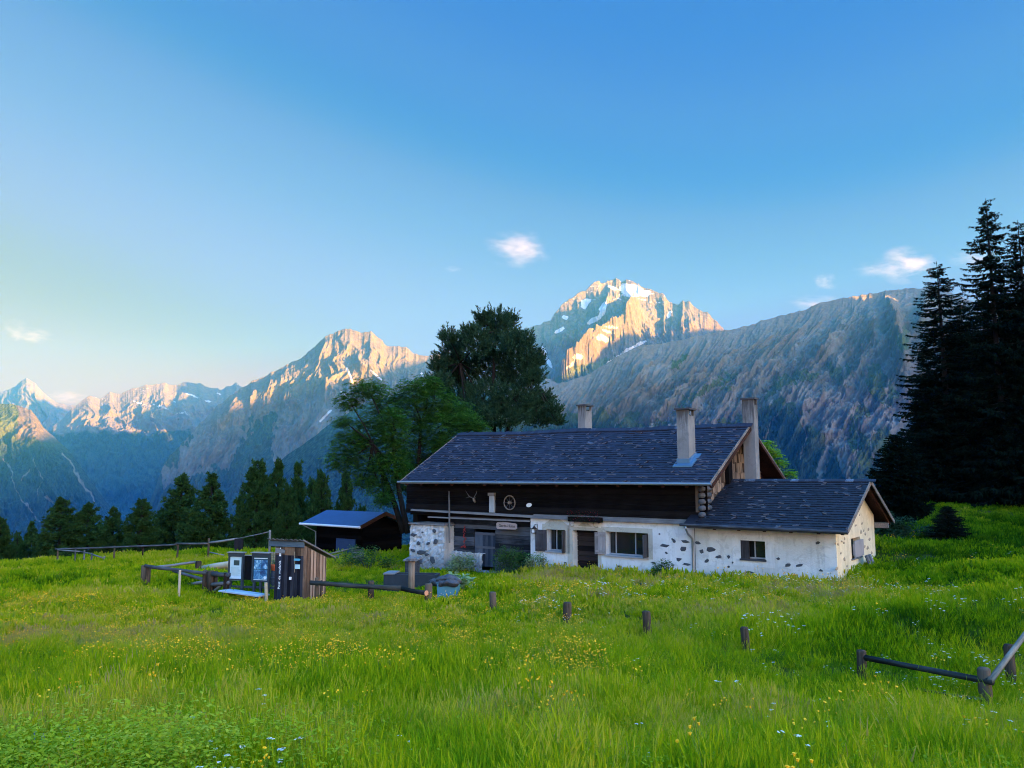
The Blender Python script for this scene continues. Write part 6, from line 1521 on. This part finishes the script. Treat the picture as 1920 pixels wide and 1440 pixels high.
def inst_leaf(name, stops, trans=.45):
    """foliage colour picked by the instance's own tint plus the blade's tone"""
    m, nt, b = mat_new(name); s = N(nt)
    ai = s.n('ShaderNodeAttribute'); ai.attribute_type = 'INSTANCER'; ai.attribute_name = 'tint'; at = s.n('ShaderNodeAttribute'); at.attribute_name = 'tone'
    f = s.math('MULTIPLY', s.math('ADD', ai.outputs['Fac'], s.math('MULTIPLY', s.math('SUBTRACT', at.outputs['Fac'], .4), .35)), .75)
    c = s.ramp(f, stops); s.l(c, b.inputs['Base Color']); b.inputs['Roughness'].default_value = .7; b.inputs['Specular IOR Level'].default_value = .06
    t = s.n('ShaderNodeBsdfTranslucent'); s.l(c, t.inputs['Color']); mxs = s.n('ShaderNodeMixShader'); mxs.inputs[0].default_value = trans
    out = nt.nodes['Material Output']; s.l(b.outputs[0], mxs.inputs[1]); s.l(t.outputs[0], mxs.inputs[2]); s.l(mxs.outputs[0], out.inputs['Surface']); return m
GRASS = inst_leaf("grass_blade", [(0.0, (.026, .085, .002)), (.22, (.105, .225, .002)), (.41, (.21, .32, .003)), (.60, (.33, .38, .005)), (.80, (.42, .38, .04)), (1.0, (.34, .26, .10))])
HERB = inst_leaf("herb_leaf", [(0.0, (.09, .15, .003)), (.6, (.27, .33, .012)), (1.0, (.46, .46, .08))], .3)
STEM = inst_leaf("stem", [(0, (.08, .18, .03)), (1, (.18, .26, .06))], .2)
YEL = plain_mat("yellow_petal", (.80, .42, .01), .6, .2, 0, .15); WHT = plain_mat("white_petal", (.55, .57, .48), .7, .2, 0, .1); BLU = plain_mat("blue_petal", (.04, .06, .45), .6); PNK = plain_mat("pink_petal", (.45, .25, .28), .7); GRS = M['near_black']

def scatter(name, pts, scale, rot, tint, idx, meshes, label=None, kind='stuff'):
    """one object: geometry-nodes instances of small tuft meshes on ground points"""
    me = bpy.data.meshes.new(name); me.vertices.add(len(pts)); me.vertices.foreach_set('co', np.asarray(pts, np.float32).ravel())
    for nm, ty, ar in (('scl', 'FLOAT', scale), ('tint', 'FLOAT', tint)):
        a = me.attributes.new(nm, ty, 'POINT'); a.data.foreach_set('value', np.asarray(ar, np.float32).ravel())
    a = me.attributes.new('idx', 'INT', 'POINT'); a.data.foreach_set('value', np.asarray(idx, np.int32))
    a = me.attributes.new('rot', 'FLOAT_VECTOR', 'POINT'); a.data.foreach_set('vector', np.asarray(rot, np.float32).ravel())
    me.update(); o = link(name, me); tag(o, label, None, None, kind)
    ng = bpy.data.node_groups.new(name + "_scatter", 'GeometryNodeTree')
    ng.interface.new_socket('Geometry', in_out='INPUT', socket_type='NodeSocketGeometry'); ng.interface.new_socket('Geometry', in_out='OUTPUT', socket_type='NodeSocketGeometry')
    n = ng.nodes; l = ng.links; gi = n.new('NodeGroupInput'); go = n.new('NodeGroupOutput')
    iop = n.new('GeometryNodeInstanceOnPoints'); ci = n.new('GeometryNodeCollectionInfo'); col = bpy.data.collections.new(name + "_kinds")
    for i, mm in enumerate(meshes):
        ob = bpy.data.objects.new("%s_kind_%02d" % (name, i), mm); col.objects.link(ob)
    ci.inputs['Collection'].default_value = col; ci.inputs['Separate Children'].default_value = True; ci.inputs['Reset Children'].default_value = True
    def attr(nm, ty):
        q = n.new('GeometryNodeInputNamedAttribute'); q.data_type = ty; q.inputs['Name'].default_value = nm; return q.outputs['Attribute']
    l.new(gi.outputs[0], iop.inputs['Points']); l.new(ci.outputs[0], iop.inputs['Instance']); iop.inputs['Pick Instance'].default_value = True
    l.new(attr('idx', 'INT'), iop.inputs['Instance Index']); l.new(attr('rot', 'FLOAT_VECTOR'), iop.inputs['Rotation']); l.new(attr('scl', 'FLOAT'), iop.inputs['Scale'])
    sn = n.new('GeometryNodeStoreNamedAttribute'); sn.data_type = 'FLOAT'; sn.domain = 'INSTANCE'; sn.inputs['Name'].default_value = 'tint'
    l.new(iop.outputs[0], sn.inputs['Geometry']); l.new(attr('tint', 'FLOAT'), sn.inputs['Value']); l.new(sn.outputs[0], go.inputs[0])
    md = o.modifiers.new("scatter", 'NODES'); md.node_group = ng
    return o
R8 = np.random.RandomState(99)
def area_points(bands):
    out = []
    for y0, y1, dens in bands:
        xm = y1 * .74 + 3; n = int((y1 - y0) * 2 * xm * dens); x = R8.uniform(-xm, xm, n); y = R8.uniform(y0, y1, n)
        k = np.abs(x) < y * .72 + 2.5; out.append(np.stack([x[k], y[k]], 1))
    return np.concatenate(out)
HU, HV = (-.799, .602), (.602, .799)
def house_st(x, y):
    dx, dy = x - 10.76, y - 26; return dx * HU[0] + dy * HU[1], dx * HV[0] + dy * HV[1]
def keep_mask(x, y):
    s_, t_ = house_st(x, y); k = ~((s_ > -.02) & (s_ < 19.8) & (t_ > -.02) & (t_ < 6.9))
    for cx, cy, rx, ry in ((P(541, 1100, 26).x + .1, 26.6, .75, .75), (P(768, 1098, 30).x, 30.4, 1.1, .5), (P(690, 1040, 45).x, 47.5, 3.2, 2.0), (P(839, 1120, 25.9).x, 26.2, .4, .3)):
        k &= ~((np.abs(x - cx) < rx) & (np.abs(y - cy) < ry))
    return k
def tint_of(x, y, z):
    px, py = proj(x, y, z)
    t = .46 + .42 * fbm(x / 5.5, y / 5.5, 3) + .34 * fbm(x / 1.0, y / 1.0, 3) + R8.normal(0, .13, len(x))
    yb = np.exp(-((y - 21) / 5.0) ** 2) * smooth01(-x, -1, 5) * .26          # yellow seed belt in the left middle distance
    s_, t_ = house_st(x, y); bank = np.exp(-((t_ + 3.2) / 2.2) ** 2) * smooth01(s_, -3, 1) * smooth01(-s_, -13, -10) * .26
    rb = np.exp(-((x - 9.5) / 5) ** 2 - ((y - 20.5) / 2.2) ** 2) * .2
    dk = -np.exp(-((y - (17.0 - .35 * np.maximum(x - 8, 0))) / 1.3) ** 2) * smooth01(x, 4, 8) * .38 - np.exp(-((y - 31) / 1.8) ** 2) * smooth01(-x, 5, 9) * .30 - smooth01(x / y, .42, .5) * smooth01(y, 22, 29) * .50  # dark belts; the far-right one paints tree shade into the grass tint
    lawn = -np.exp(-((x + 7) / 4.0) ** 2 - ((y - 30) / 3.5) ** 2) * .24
    return t + yb + bank + rb + dk + lawn
def height_of(x, y):
    h = 1.0 + .45 * fbm(x / 3.1 + 5, y / 3.1, 3) + .50 * fbm(x / .8, y / .8, 2)
    lawn = np.exp(-((x + 5.5) / 4.5) ** 2 - ((y - 30.5) / 3.6) ** 2); h = h * (1 - .62 * lawn)
    h = h * (1 - .35 * np.exp(-((y - 11.6) / 1.6) ** 2) * smooth01(x, 4, 7)); s_, t_ = house_st(x, y); h = h * (1 + .55 * np.exp(-((t_ + 1.0) / 1.1) ** 2) * (s_ > -1) * (s_ < 12)); h = h * (1 - .22 * np.exp(-((y - 20) / 4.0) ** 2)); tall = np.exp(-((y - 17.0) / 1.4) ** 2) * smooth01(x, 3, 8); h = h * (1 - .7 * np.exp(-((x + 9.3) / 1.3) ** 2 - ((y - 26.3) / 1.3) ** 2)); return np.clip(h * (1 + .45 * tall), .22, 1.7)
def build_grass():
    kinds = [tuft(1, 52, .40, .18, .0021, .7, .12), tuft(2, 48, .34, .18, .0023, 1.0, .05), tuft(3, 40, .50, .16, .0018, .6, .5), tuft(4, 56, .26, .2, .0026, 1.3), tuft(5, 32, .62, .2, .0016, .7, .9),
             tuft(6, 34, .40, .30, .008, .6, .35), tuft(7, 34, .36, .32, .009, .9, .15)]
    for k in kinds: k.materials.append(GRASS)
    p = area_points([(2.5, 9, 125), (9, 14, 100), (14, 20, 64), (20, 28, 46), (28, 40, 26), (40, 62, 14)])
    x, y = p.T; k = keep_mask(x, y) & ~((R8.rand(len(x)) < .55 * np.exp(-((x + 2.6) / 1.6) ** 2 - ((y - 5.6) / 1.0) ** 2))); x, y = x[k], y[k]; z = ground_z(x, y); n = len(x)
    idx = R8.choice(5, n, p=(.3, .25, .2, .15, .1)); far = y > 19; idx = np.where(far, 5 + R8.randint(0, 2, n), idx)
    sc = height_of(x, y) * R8.uniform(.75, 1.15, n); rot = np.stack([R8.normal(0, .26, n) + .05 + .40 * fbm(x / 1.1, y / 1.1, 2), R8.normal(0, .26, n) - .04 + .40 * fbm(x / 1.3 + 40, y / 1.3, 2), R8.uniform(0, 6.283, n)], 1)
    scatter("meadow_grass", np.stack([x, y, z - .01], 1), sc * .66, rot, tint_of(x, y, z), idx, kinds, "tall flowering meadow grass all over the foreground")
    print("grass instances", n)
    # leafy herbs
    hk = [herb(21, 80, .26, .22, .028), herb(22, 70, .34, .2, .022)]
    for h_ in hk: h_.materials.append(HERB)
    n = 9000; x = R8.uniform(-9, 9, n); y = 3 + 22 * R8.rand(n) ** 1.6; w = fbm(x / 1.6 + 3, y / 1.6, 3) + np.exp(-((x + 2.9) / 1.7) ** 2 - ((y - 5.6) / 1.2) ** 2) * 1.6 + .02; k = (R8.rand(n) < w * 1.1) & keep_mask(x, y)
    x, y = x[k], y[k]; n = len(x)
    scatter("meadow_herbs", np.stack([x, y, ground_z(x, y)], 1), R8.uniform(.7, 1.4, n) * (1 + .5 * np.exp(-((x + 2.6) / 1.8) ** 2 - ((y - 5.6) / 1.3) ** 2)), np.stack([R8.normal(0, .1, n), R8.normal(0, .1, n), R8.uniform(0, 6.28, n)], 1), R8.uniform(.1, .6, n) + .45 * np.exp(-((x + 2.6) / 1.8) ** 2 - ((y - 5.6) / 1.3) ** 2), R8.randint(0, 2, n), hk, "leafy herbs growing between the grass")
    # flowers
    fk = []
    for sd, kd, pm in ((31, 'yellow', YEL), (32, 'yellow', YEL), (33, 'umbel', WHT), (34, 'umbel', WHT), (35, 'blue', BLU), (36, 'pink', PNK)):
        mbf = flower(sd, kd); ob = mbf.build("f", [STEM, pm]); me = ob.data; bpy.data.objects.remove(ob); fk.append(me)
    X, Y, I, S_ = [], [], [], []
    def add(n, fx, fy, ids, s0=1.0, prob=None):
        x, y = fx(n), fy(n); k = keep_mask(x, y)
        if prob is not None: k &= R8.rand(n) < prob(x, y)
        X.append(x[k]); Y.append(y[k]); I.append(R8.choice(ids, k.sum())); S_.append(np.full(k.sum(), s0) * R8.uniform(.85, 1.25, k.sum()))
    U = R8.uniform
    add(2600, lambda n: U(-22, 22, n), lambda n: 4 + 36 * R8.rand(n) ** 1.1, [0, 1], 1.0, lambda x, y: np.clip(fbm(x / 2.5, y / 2.5, 3) * 1.8 + .15, 0, 1))
    add(6500, lambda n: U(-16, 2, n), lambda n: U(12, 26, n), [0, 1], .9, lambda x, y: np.clip(.35 + fbm(x / 2, y / 2, 2), 0, 1))
    add(520, lambda n: U(4, 15, n), lambda n: U(11, 17.5, n), [2, 3], .8, lambda x, y: np.clip(.35 + fbm(x / 1.5, y / 1.5, 2) * 1.2 + (x - 8) * .06, 0, 1))
    add(170, lambda n: U(-3, 12, n), lambda n: U(9, 25, n), [2, 3], .75, lambda x, y: np.clip(.2 + fbm(x / 1.5 + 4, y / 1.5, 2), 0, 1))
    add(700, lambda n: U(0, 12, n), lambda n: U(20, 26, n), [2, 0, 1], .9)
    add(20, lambda n: U(-6, 6, n), lambda n: U(4.2, 9, n), [2, 3], .8)
    add(2, lambda n: R8.normal(-3.9, .18, n), lambda n: R8.normal(6.9, .2, n), [4], .75)
    add(26, lambda n: R8.normal(-1.75, .16, n), lambda n: R8.normal(5.0, .15, n), [3, 2, 1], .75)
    add(80, lambda n: U(10, 17, n), lambda n: U(24, 33, n), [2, 3], 1.0, lambda x, y: np.clip(fbm(x, y, 2) + .1, 0, 1))
    x, y, i_, s_ = map(np.concatenate, (X, Y, I, S_)); n = len(x); z = ground_z(x, y) + .0
    s_ = s_ * np.clip(height_of(x, y), .55, 1.5) * .85
    scatter("wildflowers", np.stack([x, y, z], 1), s_, np.stack([R8.normal(0, .12, n), R8.normal(0, .12, n), U(0, 6.283, n)], 1), U(0, 1, n), i_, fk, "yellow and white wildflowers scattered through the meadow")
build_grass()
# ---------------------------------------------------------------- haze
def haze():
    lo, hi = Vector((-9000, -7000, -720)), Vector((8400, 11500, 1950))
    bm = bmesh.new(); bmesh.ops.create_cube(bm, size=1)
    for v in bm.verts:
        v.co = Vector([lo[i] + (v.co[i] + .5) * (hi[i] - lo[i]) for i in range(3)])
    me = bpy.data.meshes.new("haze"); bm.to_mesh(me); bm.free()
    m = bpy.data.materials.new("haze_air"); m.use_nodes = True
    nt = m.node_tree; nt.nodes.remove(nt.nodes['Principled BSDF'])
    v = nt.nodes.new('ShaderNodeVolumePrincipled')
    v.inputs['Color'].default_value = HAZE_COL
    v.inputs['Density'].default_value = HAZE_DEN
    v.inputs['Anisotropy'].default_value = 0.0
    nt.links.new(v.outputs[0], nt.nodes['Material Output'].inputs['Volume'])
    tag(link("haze", me, None, m), kind='stuff')
HAZE_COL = (0.06, 0.45, 1.0, 1)
HAZE_DEN = 0.000033
haze()
